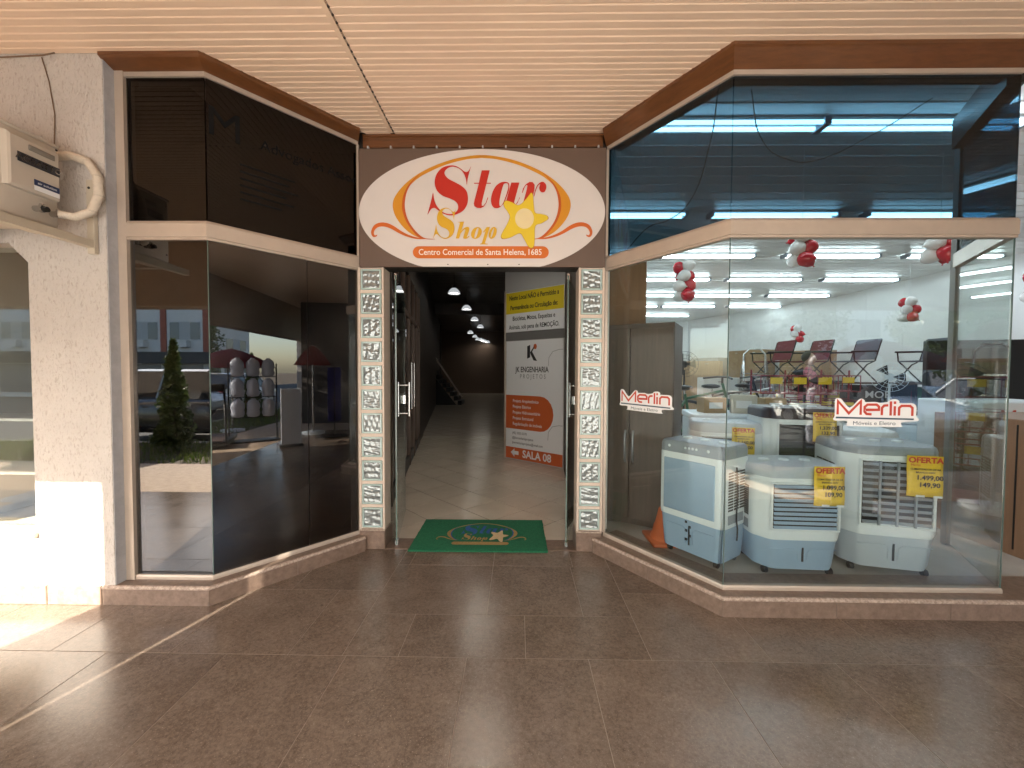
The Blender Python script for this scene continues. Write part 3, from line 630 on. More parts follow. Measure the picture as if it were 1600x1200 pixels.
MB().box(-4.6, 16, 3.75, -.45, 16.2, 4.2).obj('corridor_beam', mat('beam_grey', (.16, .15, .14), .6), cw)
# shop front along the corridor (dark side)
gs = empty('corridor_shop_front', (-1.36, 4.25, 0), math.atan2(3.82, -.64), 'dark glass and brown framed office front along the corridor side of the dark shop', 'shop front')
Lw = math.hypot(3.82, .64)
MB().box(0, 0, 0, Lw, .06, .16).obj('plinth', M_DARKM, gs); MB().box(0, 0, 2.95, Lw, .06, 4.2).obj('header', M_CBROWN, gs); MB().box(0, 0, 2.28, Lw, .05, 2.36).obj('rail', M_BROWN, gs)
for x in (0, .55, 1.25, 1.95, 2.65, 3.35, Lw-.05): MB().box(x, -.01, .0, x+.05, .07, 2.95).obj('post', M_BROWN, gs)
for a, b in ((.05, .55), (.60, 1.25), (1.30, 1.95), (2.0, 2.65), (2.7, 3.35), (3.4, Lw-.05)): MB().box(a, .02, .16, b, .028, 2.28).obj('pane', M_GLASSD, gs); MB().box(a, .02, 2.36, b, .028, 2.95).obj('pane', M_GLASSD, gs)
for x in (1.75, 2.15): MB().tube([(x, -.05, .9), (x, -.05, 1.6)], .012).obj('handle', M_STEEL, gs)
# angled office front with the posters
pd = math.atan2(-.743, .89); PL = math.hypot(.89, .743)
of = empty('corridor_office', (-.197, 6.756, 0), pd, 'angled white office front with poster door at the far side of the entrance', 'shop front')
MB().box(-.04, .01, 0, PL+.10, .08, 4.2).obj('wall_panel', mat('office_wall', (.46, .45, .44), .6), of)
MB().rbox(-.045, -.012, 0, -.012, .03, 2.82, .004, 1).obj('post', M_ALU, of); MB().rbox(PL+.03, -.012, 0, PL+.06, .03, 2.82, .004, 1).obj('post', M_ALU, of)
MB().box(-.012, -.006, 1.985, PL+.03, .02, 2.12).obj('transom', mat('grey_rail', (.16, .155, .15), .5), of)
def lines(parent, items, y, m=None):
    for s, x, z, size, bold, al, sx, mm in items:
        me = text_mesh(s, size, bold, .0004, al, sx); upright(me); me.transform(Matrix.Translation((x, y, z))); put('lettering', me, mm, parent)
K = mat('print_black', (.02, .02, .022), .5); KW = mat('print_paper', (.78, .79, .80), .5); KO = mat('print_orange', (.56, .115, .03), .5); KG = mat('print_grey', (.22, .22, .23), .5); KY = mat('print_yellow', (.72, .56, .02), .5)
ns = empty('notice_sign', (-.197, 6.756, 2.125), pd, 'yellow and white notice forbidding bicycles, motorbikes, skateboards and animals', 'sign')
MB().rbox(.005, -.022, 0, PL+.01, -.007, .655, .003, 1).obj('board', KW, ns); MB().box(.012, -.0245, .30, PL+.004, -.0225, .648).obj('yellow_band', KY, ns)
lines(ns, [('Neste Local NÃO é Permitido a', PL/2, .555, .105, .0022, 'CENTER', .72, K), ('Permanência ou Circulação de:', PL/2, .395, .105, .0022, 'CENTER', .72, K)], -.0262)
lines(ns, [('Bicicletas, Motos, Esqueites e', PL/2, .215, .10, .0016, 'CENTER', .72, K), ('Animais, sob pena de REMOÇÃO.', PL/2, .075, .10, .0016, 'CENTER', .72, K)], -.0232)
ps = empty('office_poster', (-.197, 6.756, .02), pd, 'tall white and orange poster with Sala 08 arrow on the office door', 'poster')
MB().box(.01, -.012, 0, PL-.005, -.004, 1.955).obj('sheet', KW, ps)
def rr_poly(x0, x1, z0, z1, r, n=10): return [(x0, z0), (x1-r, z0)]+[(x1-r+r*math.sin(math.pi*i/n), (z0+z1)/2-(z1-z0)/2*math.cos(math.pi*i/n)) for i in range(1, n)]+[(x1-r, z1), (x0, z1)]
me = flat([rr_poly(.01, .98, .50, 1.06, .25)], .0005); upright(me); me.transform(Matrix.Translation((0, -.0135, 0))); put('orange_field', me, KO, ps)
me = flat([[(.01, 0), (PL-.005, 0), (PL-.005, .19), (.01, .19)]], .0005); upright(me); me.transform(Matrix.Translation((0, -.0135, 0))); put('orange_field', me, KO, ps)
me = flat([[(.12, .10), (.20, .17), (.20, .13), (.29, .13), (.29, .07), (.20, .07), (.20, .03)]], .0005); upright(me); me.transform(Matrix.Translation((0, -.0152, 0))); put('arrow', me, KW, ps)
lines(ps, [('SALA 08', .66, .095, .17, .004, 'CENTER', .95, KW), ('Projeto Arquitetônico', .16, .965, .070, .001, 'LEFT', .85, KW), ('Projeto Elétrico', .16, .87, .070, .001, 'LEFT', .85, KW), ('Projeto Hidrossanitário', .16, .775, .070, .001, 'LEFT', .85, KW), ('Projeto Estrutural', .16, .68, .070, .001, 'LEFT', .85, KW), ('Regularização de imóveis', .16, .585, .070, .001, 'LEFT', .85, KW)], -.0152)
lines(ps, [('JK ENGENHARIA', .55, 1.48, .125, .002, 'CENTER', .72, K), ('P R O J E T O S', .57, 1.37, .10, 0, 'CENTER', .8, KG), ('(45) 3333-5370', .15, .43, .055, .001, 'LEFT', .9, KG), ('@jkengenhariaprojetos', .15, .35, .055, .001, 'LEFT', .85, KG), ('jkengenhariaprojetos@gmail.com', .15, .27, .055, .001, 'LEFT', .85, KG)], -.0137)
for lp, mm in (([(.46, 1.66), (.52, 1.68), (.52, 1.88), (.46, 1.86)], K), ([(.52, 1.76), (.60, 1.86), (.61, 1.84), (.56, 1.77), (.66, 1.62), (.59, 1.63), (.53, 1.73)], K), ([(.62+.035*math.cos(t/8*6.283), 1.85+.045*math.sin(t/8*6.283)) for t in range(8)], KO)):
    me = flat([lp], .0005); upright(me); me.transform(Matrix.Translation((0, -.0137, 0))); put('emblem', me, mm, ps)
for zz in (1.52, .36):
    me = flat([ribbon([(PL-.28, zz+.02), (PL-.27, zz+.15), (PL-.2, zz+.24), (PL-.08, zz+.27), (PL-.01, zz+.27)], .006)], .0004); upright(me); me.transform(Matrix.Translation((0, -.0137, 0))); put('outline_curve', me, KG, ps)
# pendant lamps down the corridor
M_LAMP = mat('lamp_glow', (1, .95, .84), .4, emit=2.6); M_LAMPN = mat('lamp_glow_near', (1, .93, .80), .4, emit=11.); M_SHADE = mat('lamp_shade', (.55, .58, .60), .15, emit=.12)
def lamp(x, yy, z, n_, lab=None):
    p = empty('pendant_lamp', (x, yy, z), 0, lab or 'ribbed glass pendant lamp, number %s of the row going down the corridor' % n_, 'lamp', 'pendant lamps down the corridor')
    MB().lathe([(.02, .155), (.055, .15), (.10, .12), (.14, .07), (.165, .01), (.168, 0), (.160, 0), (.134, .065), (.095, .11), (.05, .135), (.02, .14)], n=24, cap=False).obj('shade', M_SHADE, p)
    MB().lathe([(.03, .03), (.085, .03), (.10, .06), (.07, .10), (.03, .12)]).obj('bulb', M_LAMPN if lab else M_LAMP, p)
    MB().lathe([(.025, .15), (.045, .155), (.045, .21), (.02, .23)], n=14).obj('cap', M_DARKM, p); MB().cyl((0, 0, .22), (0, 0, 4.19-z), .006).obj('rod', M_DARKM, p)
k = .85
for n_, (x, yy, z) in zip('one two three four five six seven eight nine ten eleven'.split(), ((-2.052,12.776,3.95),(-2.014,15.57,3.875),(-2.094,19.164,3.913),(-2.147,22.648,3.962),(-2.98,24.913,3.852),(-3.176,29.309,3.994),(-3.1,30.6,3.9),(-2.9,31.0,3.9),(-2.75,31.2,3.85),(-2.6,31.3,3.8),(-2.4,31.4,3.75))):
    lamp(x*k, yy*k, 1.465+(z-1.465)*k, n_)
lamp(-.75, 7.6, 3.45, '', 'ribbed pendant lamp high up near the posters, cut by the sign edge'); lamp(-.45, 5.1, 3.5, '', 'added unseen pendant lamp behind the sign, lighting the corridor floor')  # lamp behind the sign is unseen, added to brighten the corridor floor
# staircase under a dark wall at the far end
st = empty('staircase', (-3.6, 17.5, 0), 0, 'dark staircase with a pale handrail at the far end of the corridor', 'staircase')
sp = MB()
for i in range(10): sp.box(-.6+.0, i*.0, i*.19, .1+i*.0, .9, (i+1)*.19) if 0 else sp.box(.95-i*.17, 0, i*.19, 1.12-i*.17, 1.0, (i+1)*.19)
sp.obj('steps', M_BLACK, st); MB().prism_y([(-.8, 0), (.9, 0), (-.6, 1.9), (-.8, 1.9)], -.05, -.0).obj('side_wall', M_BLACK, st)
MB().bar((1.15, -.06, .35), (-.05, -.06, 2.1), .06, .06).obj('handrail', mat('pale_rail', (.42, .36, .32), .4), st)
MB().box(-1.9, -.3, 0, -.81, 0, 2.2).obj('cabinet', M_BLACK, st); MB().box(-1.2, -.32, .95, -.84, -.301, 1.5).obj('cabinet_notice', mat('notice_cream', (.45, .42, .33), .6), st)
# ================================================================== BRIGHT SHOP (room)
shop = empty('shop_shell', kind='structure')
M_SFL = mat('shop_floor', (.50, .47, .43), .22, var=.05)
MB().prism([(.76, 3.42), (1.36, 2.60), (3.02, 2.60), (9.1, 2.60), (9.1, 18), (.76, 18)], .02, .112).obj('shop_floor', M_SFL, shop)
MB().prism([(.74, 3.34), (1.30, 2.56), (10, 2.56), (10, 18.2), (.74, 18.2)], 3.64, 3.72).obj('shop_ceiling', M_PVCW, shop)
for k in range(78):
    yy = 2.7+k*.2; MB().box(.8 if yy > 3.3 else 1.4, yy, 3.634, 9.2, yy+.012, 3.6405).obj('ceiling_rib', M_PVCW, shop)
MB().box(.70, 3.36, .0, .745, 18, 4.4).obj('partition', M_CBROWN, shop); MB().box(.7465, 3.42, .1, .775, 18, 3.66).obj('partition', M_PVCW, shop)
wl = [(9.1, 2.55), (9.05, 11.5), (7.16, 16.9), (4.6, 17.4), (.76, 17.4)]
for a, b in zip(wl, wl[1:]):
    L = math.dist(a, b); n = max(1, round(L/1.0))
    for i in range(n):
        p, q = lerp(a, b, i/n+.002/L), lerp(a, b, (i+1)/n-.002/L); slab(p, q, .1, 3.66, .05).obj('wall_panel', M_PVCW, shop)
        for s in range(1, 8):
            P = lerp(p, q, s/8); Q = lerp(p, q, s/8+.012); 
            slab(P, Q, .1, 3.64, .004, .055 if 0 else -.049).obj('wall_rib', M_PVCW, shop) if 0 else None
MB().box(3.45, 2.56, 3.29, 10, 2.66, 4.5).obj('front_header', M_DARKM, shop)

# fluorescent fittings
M_TUBE = mat('tube_glow', (.80, .93, 1.0), .4, emit=3.2)
fit = empty('tube_light', (0, 0, 0)); MB().box(-.83, -.05, .045, .83, .05, .075).obj('fitting_body', mat('fitting_grey', (.35, .36, .36), .5), fit)
for s in (-1, 1): MB().cyl((-.81, s*.05, .03), (.81, s*.05, .03), .017).obj('tube', M_TUBE, fit)
for s in (-1, 1): MB().box(s*.83-.02, -.08, .0, s*.83+.02, .08, .065).obj('end_cap', M_GREYP, fit)
rowsY = (3.5, 5.46, 7.35, 9.2, 11.08, 12.9, 15.0); colsX = {0: (1.52-.43, 3.40), 1: (1.4, 3.4, 5.45), 2: (1.3, 3.42, 5.63, 7.8), 3: (1.5, 3.5, 5.55, 7.7), 4: (1.6, 3.6, 5.5, 7.62), 5: (1.7, 3.6, 5.42, 7.5), 6: (1.8, 3.7, 5.5)}
ordr = ['first', 'second', 'third', 'fourth', 'fifth', 'sixth', 'seventh']; used = False
for r_, yy in enumerate(rowsY):
    for c_, x in enumerate(colsX[r_]):
        if r_ == 0 and c_ == 0: x = 1.75
        f = fit if not used else copy_tree(fit); used = True
        f.location = (x, yy, 3.545); tag(f, 'fluorescent twin tube light, %s from the corridor side in the %s row behind the glass' % (ordr[c_], ordr[r_]), 'ceiling light', 'twin tube lights on the bright shop ceiling')
# hanging black cables behind the blue glass
def cable(pts, label):
    c = D.curves.new('hanging_cable', 'CURVE'); c.dimensions = '3D'; c.bevel_depth = .004; c.bevel_resolution = 1; s = c.splines.new('BEZIER'); s.bezier_points.add(len(pts)-1)
    for b, p in zip(s.bezier_points, pts): b.co = p; b.handle_left_type = b.handle_right_type = 'AUTO'
    o = D.objects.new('hanging_cable', c); COL.objects.link(o); bpy.context.view_layer.update(); me = eval_mesh(o); D.objects.remove(o)
    me.materials.clear(); me.materials.append(M_BLACK); tag(link('hanging_cable', me), label, 'cable', 'loose black cables behind the blue glass')
cable([(1.50, 2.66, 3.30), (1.62, 2.75, 3.05), (1.9, 2.9, 2.98), (2.15, 2.95, 3.0), (2.45, 2.85, 3.12), (2.75, 2.75, 3.3)], 'long black cable swagged across the wide blue pane')
cable([(1.27, 2.62, 3.28), (1.24, 2.66, 2.95), (1.16, 2.80, 2.62), (1.07, 2.92, 2.56), (.98, 3.05, 2.56), (.86, 3.2, 2.44)], 'black cable dangling down the narrow angled blue pane')
# ---- merlin window stickers
mm_ = dict(bk=mat('sticker_white', (.80, .81, .82), .4), rd=mat('sticker_red', (.52, .055, .03), .4), bl=mat('sticker_navy', (.035, .07, .11), .4))
BACK = [(75,200),(140,165),(195,190),(330,330),(480,195),(540,170),(590,200),(605,230),(780,225),(860,245),(990,225),(1030,190),(1130,180),(1190,210),(1205,248),(1400,245),(1470,275),(1492,335),(1490,480),(1530,520),(1515,560),(1250,580),(1245,645),(1190,668),(330,655),(288,635),(285,562),(90,560),(50,525),(75,470)]
STK = [[(125,450),(125,215),(320,430),(525,215),(525,455)],[(600,365),(840,365),(840,310),(800,275),(640,275),(592,315),(592,400),(630,440),(715,445)],[(893,460),(893,330),(930,290),(1000,285)],[(1045,215),(1045,465)],[(1115,300),(1115,465)],[(1115,215),(1115,262)],[(1190,465),(1190,330),(1230,295),(1380,295),(1420,330),(1420,470)]]
def sticker(loc, rz, width, label):
    o = empty('window_sticker', loc, rz, label, 'sticker', 'shop name stickers on the bright shop window'); s = width/1480
    tf = lambda q: ((q[0]-790)*s, -(q[1]-415)*s)
    def mk(nm, loops, m, lev):
        me = flat([[tf(q) for q in lp] for lp in loops], .0002); upright(me); me.transform(Matrix.Translation((0, -.0006*lev-.0006, 0))); put(nm, me, m, o)
    mk('backing', [smooth_loop(BACK, 3)], mm_['bk'], 0)
    for L in STK: mk('letter', [ribbon(L, 42)], mm_['rd'], 1)
    mk('underline', [[(95,490),(1450,515),(1450,543),(95,520)]], mm_['bl'], 1)
    me = text_mesh('Móveis e Eletro', 92*s, 0, .0002, sx=1.28); upright(me); x, z = tf((765, 605)); me.transform(Matrix.Translation((x, -.0014, z))); put('letter', me, mm_['bl'], o)
sticker((2.178, 2.452, 1.228), 0, .512, 'white sticker with red lettering on the wide front pane above the coolers')
t_ = Vector((RB[1][0]-RB[0][0], RB[1][1]-RB[0][1])); t_.normalize(); nrm = Vector((t_.y, -t_.x))
pc = Vector(lerp(RB[0], RB[1], .40))+nrm*.012
sticker((pc.x, pc.y, 1.255), math.atan2(t_.y, t_.x), .47, 'white sticker with red lettering on the narrow angled pane by the wardrobe')
# ---- air coolers
def outline(w_, d_, c, n=4, r=.03):
    """plan outline, front at -Y with chamfered front corners of size c"""
    pts = [(-w_/2, d_/2), (-w_/2, -d_/2+c), (-w_/2+c*.8, -d_/2), (w_/2-c*.8, -d_/2), (w_/2, -d_/2+c), (w_/2, d_/2)]
    out = []
    m_ = len(pts)
    for i in range(m_):
        p0, p1, p2 = (Vector(pts[i-1]), Vector(pts[i]), Vector(pts[(i+1) % m_])); a = p1+(p0-p1).normalized()*r; b = p1+(p2-p1).normalized()*r
        for k in range(n+1): t = k/n; out.append(tuple((1-t)**2*a+2*t*(1-t)*p1+t*t*b))
    return out
def ring(w_, d_, c, z, r=.03): return [(x, yy, z) for x, yy in outline(w_, d_, c, r=r)]
def cooler(loc, rz, label, w_, d_, h_, tank, chm, mb, mt_, mtop, grille='slats', toph=.085, cord=False):
    o = empty('air_cooler', loc, rz, label, 'air cooler', 'evaporative air coolers displayed in the bright shop window')
    z0, z1, z2 = .045, tank, h_-toph
    b = MB(); b.loft([ring(w_*.88, d_*.86, chm*.9, z0), ring(w_*.90, d_*.88, chm*.9, z0+.02), ring(w_*.965, d_*.965, chm, z1-.012), ring(w_*.965, d_*.965, chm, z1)]); tk = b.obj('water_tank', mt_, o)
    MB().box(-.006, -d_*.475, z0+.06, .006, -d_*.465, z1-.05).obj('level_gauge', M_BLACK, tk)
    for sx in (-1, 1):
        f = MB(); x0_, x1_ = (.05*w_, .36*w_); 
        f.tube([(sx*x0_, -d_*.468, z0+.07), (sx*x0_, -d_*.478, z1-.08), (sx*(x0_+.02), -d_*.481, z1-.06), (sx*x1_, -d_*.481, z1-.06)], .003, 6); f.obj('moulded_line', mt_, tk)
    b = MB(); b.loft([ring(w_*.985, d_*.985, chm, z1+.0005), ring(w_, d_, chm, z1+.02), ring(w_, d_, chm, z2-.01), ring(w_*.99, d_*.99, chm, z2)]); bd = b.obj('body', mb, o)
    b = MB(); b.loft([ring(w_*.995, d_*.995, chm, z2+.0005), ring(w_*.995, d_*.995, chm, h_-.035), ring(w_*.975, d_*.97, chm, h_-.012), ring(w_*.93, d_*.92, chm, h_)]); tp = b.obj('top_panel', mtop, o)
    for i in range(3): MB().lathe([(.034, 0), (.032, .008), (.0, .010)], -.14+i*.14, 0, 16, True, False).obj('knob', M_WHITE, tp, (0, .03, h_))
    fw_ = w_/2-chm*.8-.004; f0, f1 = z1+.075, z2-.035; yf = -d_/2
    if grille == 'panel':
        MB().rbox(-w_/2+.045, yf-.006, z1+.045, w_/2-.06, yf+.02, z2-.045, .008).obj('front_panel', M_BLUEP, bd)
        for i in range(4): MB().sphere((-.03+i*.028, yf-.004, z2+.045), .009, .006, .009, 8, 6).obj('button', M_WHITE, tp)
        for x in (-.16, .14): MB().sphere((x, yf-.004, z2+.045), .011, .007, .011, 8, 6).obj('button', M_WHITE, tp)
        for i in range(5): MB().box(-.03+(i % 2)*.028, -d_*.485, z0+.09+i*.032, -.012+(i % 2)*.028, -d_*.47, z0+.108+i*.032).obj('tank_mark', M_BLACK, tk)
    else:
        gm_ = M_BLACK if grille == 'dark' else M_DARKM
        MB().rbox(-fw_, yf-.002, f0, fw_, yf+.02, f1, .02).obj('grille_recess', gm_, bd)
        n = 10; sl = M_BLUEP if grille == 'slats' else (M_BLACK if grille == 'dark' else M_GREYP)
        for i in range(n):
            z = f0+(f1-f0)*(i+.5)/n; s = MB(); s.add([(-fw_+.008, yf-.014, z-.009), (fw_-.008, yf-.014, z-.009), (fw_-.008, yf-.003, z+.007), (-fw_+.008, yf-.003, z+.007), (-fw_+.008, yf-.010, z-.0115), (fw_-.008, yf-.010, z-.0115), (fw_-.008, yf+.000, z+.0045), (-fw_+.008, yf+.000, z+.0045)],
                [(0,1,2,3),(4,5,6,7),(0,1,5,4),(1,2,6,5),(2,3,7,6),(3,0,4,7)]); s.obj('grille_slat', sl, bd)
        fr = MB(); 
        for a in ((-fw_-.012, f0-.012, fw_+.012, f0+.002), (-fw_-.012, f1-.002, fw_+.012, f1+.012), (-fw_-.012, f0+.002, -fw_+.002, f1-.002), (fw_-.002, f0+.002, fw_+.012, f1-.002)): fr.rbox(a[0], yf-.012, a[1], a[2], yf+.004, a[3], .004, 1)
        fr.obj('grille_frame', mb, bd)
        if grille == 'grid':
            for i in range(1, 4): MB().box(-fw_+2*fw_*i/4-.006, yf-.018, f0, -fw_+2*fw_*i/4+.006, yf-.006, f1).obj('grille_bar', M_GREYP, bd)
    for sx in (-1, 1):
        v = MB(); xs = sx*(w_/2)
        nv = 14
        for i in range(nv):
            z = z1+.12+(z2-z1-.20)*i/nv
            for q in range(3):
                y0 = -d_/2+chm+.03+q*(d_-chm-.08)/3; v.box(xs-.002, y0, z, xs+.0022, y0+(d_-chm-.08)/3-.012, z+.011)
        v.obj('side_vent', M_DARKM, bd)
        MB().box(xs-.003, -d_/2+chm+.03, z1+.03, xs+.003, d_/2-.08, z1+.09).obj('side_label', M_GREYP, bd)
    for sx in (-1, 1):
        for sy in (-1, 1): MB().cyl((sx*w_*.36-.014, sy*d_*.33, .022), (sx*w_*.36+.014, sy*d_*.33, .022), .022, 12).obj('caster', M_BLACK, o)
    if cord:
        MB().tube([(w_/2+.008, -.02, z2-.06), (w_/2+.01, -.005, z2-.25), (w_/2+.012, -.02, z2-.42), (w_/2+.012, .0, z1-.02), (w_/2+.006, .005, z1-.10)], .005, 6).obj('cord', M_BLACK, bd)
    return o
ZS = .112
cooler((1.372, 2.96, ZS), math.atan2(-.816, .577), 'tall white air cooler with blue-grey front panel nearest the glass corner', .50, .34, .85, .29, .03, M_WHITE, M_BLUEP, M_GREYP, 'panel', cord=True)
cooler((1.90, 2.83, ZS), R(-3), 'low white air cooler with blue slatted grille in the middle of the window', .58, .42, .735, .25, .10, M_WHITE, M_BLUEP, M_LGREY, 'slats', .075)
cooler((2.56, 2.87, ZS), R(-14), 'white air cooler with grey tank and square grid grille near the window end', .58, .46, .87, .27, .11, M_WHITE, M_LGREY, M_GREYP, 'grid', .06)
cooler((1.83, 3.55, ZS), R(-20), 'white air cooler with grey lid standing behind the tall one', .56, .40, .93, .28, .10, M_WHITE, M_GREYP, M_LGREY, 'slats')
cooler((2.36, 3.42, ZS), R(-10), 'big white air cooler with black lid and black grille at the back', .60, .44, 1.07, .36, .10, M_WHITE, M_LGREY, mat('maroon_lid', (.035, .02, .022), .35), 'dark', .09)
cooler((3.02, 3.62, ZS), R(-25), 'plain white air cooler half hidden behind the grid grille cooler', .56, .42, .86, .26, .09, M_WHITE, M_LGREY, M_WHITE, 'slats')
# price tags
M_TAGY = mat('tag_yellow', (.80, .55, .02), .5, var=.08, vscale=40); M_TAGR = mat('tag_red', (.55, .05, .015), .5)
def price_tag(loc, rz, p1, p2, label, s=1.):
    o = empty('price_tag', loc, rz, label, 'price tag', 'yellow offer tags on the air coolers'); b = MB(); n = 6
    b.add([((-.083+.166*i/n)*s, -.004*math.sin(i*1.1+j), (-.115+.23*j/n)*s) for j in range(n+1) for i in range(n+1)], [(j*(n+1)+i, j*(n+1)+i+1, (j+1)*(n+1)+i+1, (j+1)*(n+1)+i) for j in range(n) for i in range(n)], True)
    me = b.mesh('card', M_TAGY); o_ = link('card', me, o); md = o_.modifiers.new('thick', 'SOLIDIFY'); md.thickness = .001
    for st_, x, z, sz, bo, mm in (('OFERTA', 0, .090, .043, .0016, M_TAGR), ('Merlin', -.045, .063, .018, 0, M_TAGR), ('CLIMATIZADOR DE AR', 0, .040, .0135, .0003, K), ('BRANCO 220V', 0, .022, .0135, .0003, K), (p1, .02, -.008, .036, .0010, K), (p2, .02, -.048, .036, .0010, K)):
        me = text_mesh(st_, sz*s, bo*s, .0002); upright(me); me.transform(Matrix.Translation((x*s, -.0062, z*s))); put('lettering', me, mm, o)
    for x in (-.02, .06): MB().box((x-.02)*s, -.0068, -.117*s, (x+.02)*s, -.0056, -.106*s).obj('tape', M_WHITE, o)
price_tag((2.015, 2.585, .735), R(-4), '1.099,00', '109,90', 'yellow offer tag priced 1.099,00 on the low blue-slatted cooler', 1.12)
price_tag((2.62, 2.585, .805), R(-14), '1.499,00', '149,90', 'yellow offer tag priced 1.499,00 on the grid grille cooler', 1.15)
price_tag((1.86, 3.30, .90), R(-20), '1.160,00', '116,00', 'yellow offer tag priced 1.160,00 on the cooler behind the tall one')
price_tag((2.40, 3.14, 1.045), R(-10), '1.339,00', '133,90', 'yellow offer tag priced 1.339,00 on the big black-lidded cooler')
# ---- wardrobe and panel by the corridor side
wr = empty('wardrobe', (1.10, 3.72, ZS), R(-30), 'tall dark brown two-door wardrobe standing at the corridor end of the window', 'wardrobe')
M_WRD = mat('wardrobe_wood', (.075, .052, .040), .45, col2=(.115, .082, .064), vscale=5, stretch=(8, 8, .6))
MB().rbox(-.36, -.2, 0, .36, .25, 1.78, .004, 1).obj('carcass', M_WRD, wr)
for sx in (-1, 1):
    d = MB().rbox(sx*.18-.175, -.222, .06, sx*.18+.175, -.201, 1.74, .003, 1).obj('door', M_WRD, wr)
    MB().tube([(sx*.035, -.224, .56), (sx*.035, -.25, .60), (sx*.035, -.252, .72), (sx*.035, -.25, .80), (sx*.035, -.224, .84)], .009).obj('handle', mat('handle_grey', (.4, .42, .46), .3, metal=.7), d)
bp = empty('board_panel', (.90, 3.95, ZS), R(-25), 'brown wooden panel standing taller behind the wardrobe', 'panel')
MB().rbox(-.25, -.02, 0, .34, .02, 2.42, .004, 1).obj('panel_sheet', mat('panel_wood', (.17, .085, .035), .45, col2=(.24, .125, .055), vscale=4, stretch=(7, 7, .5)), bp)
# traffic cone behind the tall cooler
cn = empty('traffic_cone', (1.20, 3.19, ZS), 0, 'orange cone behind the tall cooler by the angled pane', 'cone')
M_CONE = mat('cone_orange', (.55, .13, .04), .5, var=.08); MB().rbox(-.15, -.15, 0, .15, .15, .03, .01).obj('cone_base', M_CONE, cn); MB().lathe([(.125, .03), (.115, .06), (.11, .061), (.095, .13), (.09, .131), (.06, .26), (.05, .27)], n=20).obj('cone_body', M_CONE, cn)
# ---- balloons
M_BR = mat('balloon_red', (.52, .012, .03), .18, spec=.6); M_BW = mat('balloon_white', (.80, .77, .76), .2, spec=.6)
def bal_me(m): return MB().lathe([(.012, -.155), (.006, -.135), (.03, -.118), (.075, -.075), (.105, -.02), (.115, .03), (.10, .075), (.06, .105), (.02, .117), (.002, .118)], n=16).mesh('balloon', m)
BM = [bal_me(M_BR), bal_me(M_BW)]
def balloons(x, yy, z, label, n=9, s=.62, ceil=3.63):
    o = empty('balloon_cluster', (x, yy, z), 0, label, 'balloons', 'red and white balloon clusters hanging in the bright shop'); rr = random.Random(int(x*100+z*10))
    for i in range(n):
        a = i*2.4; lev = (i//3)*.17; b = link('balloon', BM[(i+i//3) % 2], o, (.085*math.cos(a), .085*math.sin(a), lev-.15)); b.scale = (s, s, s); b.rotation_euler = (rr.uniform(-1.5, 1.5), rr.uniform(-1.5, 1.5), rr.uniform(0, 6)); b.location *= s/.95
    MB().cyl((0, 0, .2), (0, 0, ceil-z), .002, 5).obj('string', M_WHITE, o)
balloons(1.95, 4.75, 2.47, 'red and white balloon cluster hanging in front of the brown panel', 11)
balloons(2.75, 3.95, 2.66, 'red and white balloon cluster at the top of the wide pane near its corner', 8)
balloons(4.12, 4.0, 2.73, 'red and white balloon cluster at the top of the wide pane near its far end', 8, .66)
balloons(7.4, 7.7, 2.66, 'red and white balloon cluster hanging by the white wall above the grey chairs', 8, .8)
balloons(6.9, 10.0, 2.42, 'small distant red and white balloon cluster deep in the shop', 8, .75)
balloons(5.72, 4.5, 2.42, 'red and white balloon cluster past the end of the window', 8)
# ---- merchandise inside the bright shop
def folding_chair(loc, rz, m, label):
    o = empty('folding_chair', loc, rz, label, 'chair', 'folding chairs displayed high in the bright shop'); 
    for sx in (-1, 1):
        f = MB(); f.tube([(sx*.26, -.24, 0), (sx*.26, .05, .33), (sx*.26, .20, .40), (sx*.26, .32, .80)], .012); f.tube([(sx*.27, .24, 0), (sx*.27, -.20, .40), (sx*.27, -.22, .56)], .012); f.tube([(sx*.27, -.26, .57), (sx*.27, .24, .58)], .018)
        f.obj('side_frame', M_DARKM, o)
    MB().rbox(-.25, -.22, .38, .25, .20, .405, .01).obj('seat', m, o)
    b = MB(); b.add([(-.25, .20, .43), (.25, .20, .43), (.25, .32, .82), (-.25, .32, .82), (-.25, .215, .425), (.25, .215, .425), (.25, .335, .815), (-.25, .335, .815)], [(0,1,2,3),(4,5,6,7),(0,1,5,4),(1,2,6,5),(2,3,7,6),(3,0,4,7)]); b.obj('backrest', m, o)
    MB().cyl((-.26, -.24, .01), (.26, -.24, .01), .011).obj('crossbar', M_DARKM, o)
M_FR = mat('fabric_maroon', (.16, .02, .03), .8); M_FG = mat('fabric_grey', (.13, .14, .17), .8)
sh = empty('display_shelf', (6.6, 7.75, ZS), R(-20), 'long dark display shelf under the folding chairs', 'shelf')
for z in (.25, .7, 1.16): MB().rbox(-2.0, -.3, z, 2.0, .3, z+.03, .004, 1).obj('shelf_board', M_BROWN, sh)
for x in (-1.97, -.66, .66, 1.94): MB().box(x, -.3, 0, x+.03, .3, 1.16).obj('upright', M_DARKM, sh)
for (x, yy, rz, m, lab) in ((5.15, 8.20, 40, M_FR, 'maroon folding chair at the end of the high row nearest the entrance'), (5.75, 8.02, 38, M_FR, 'second maroon folding chair in the high row'), (6.45, 7.8, 35, M_FG, 'smaller grey folding chair in the middle of the high row'), (7.45, 7.45, 30, M_FG, 'grey folding chair last in the high row below the balloons')):
    folding_chair((x, yy, ZS+1.192), R(-98+rz*.3), m, lab)
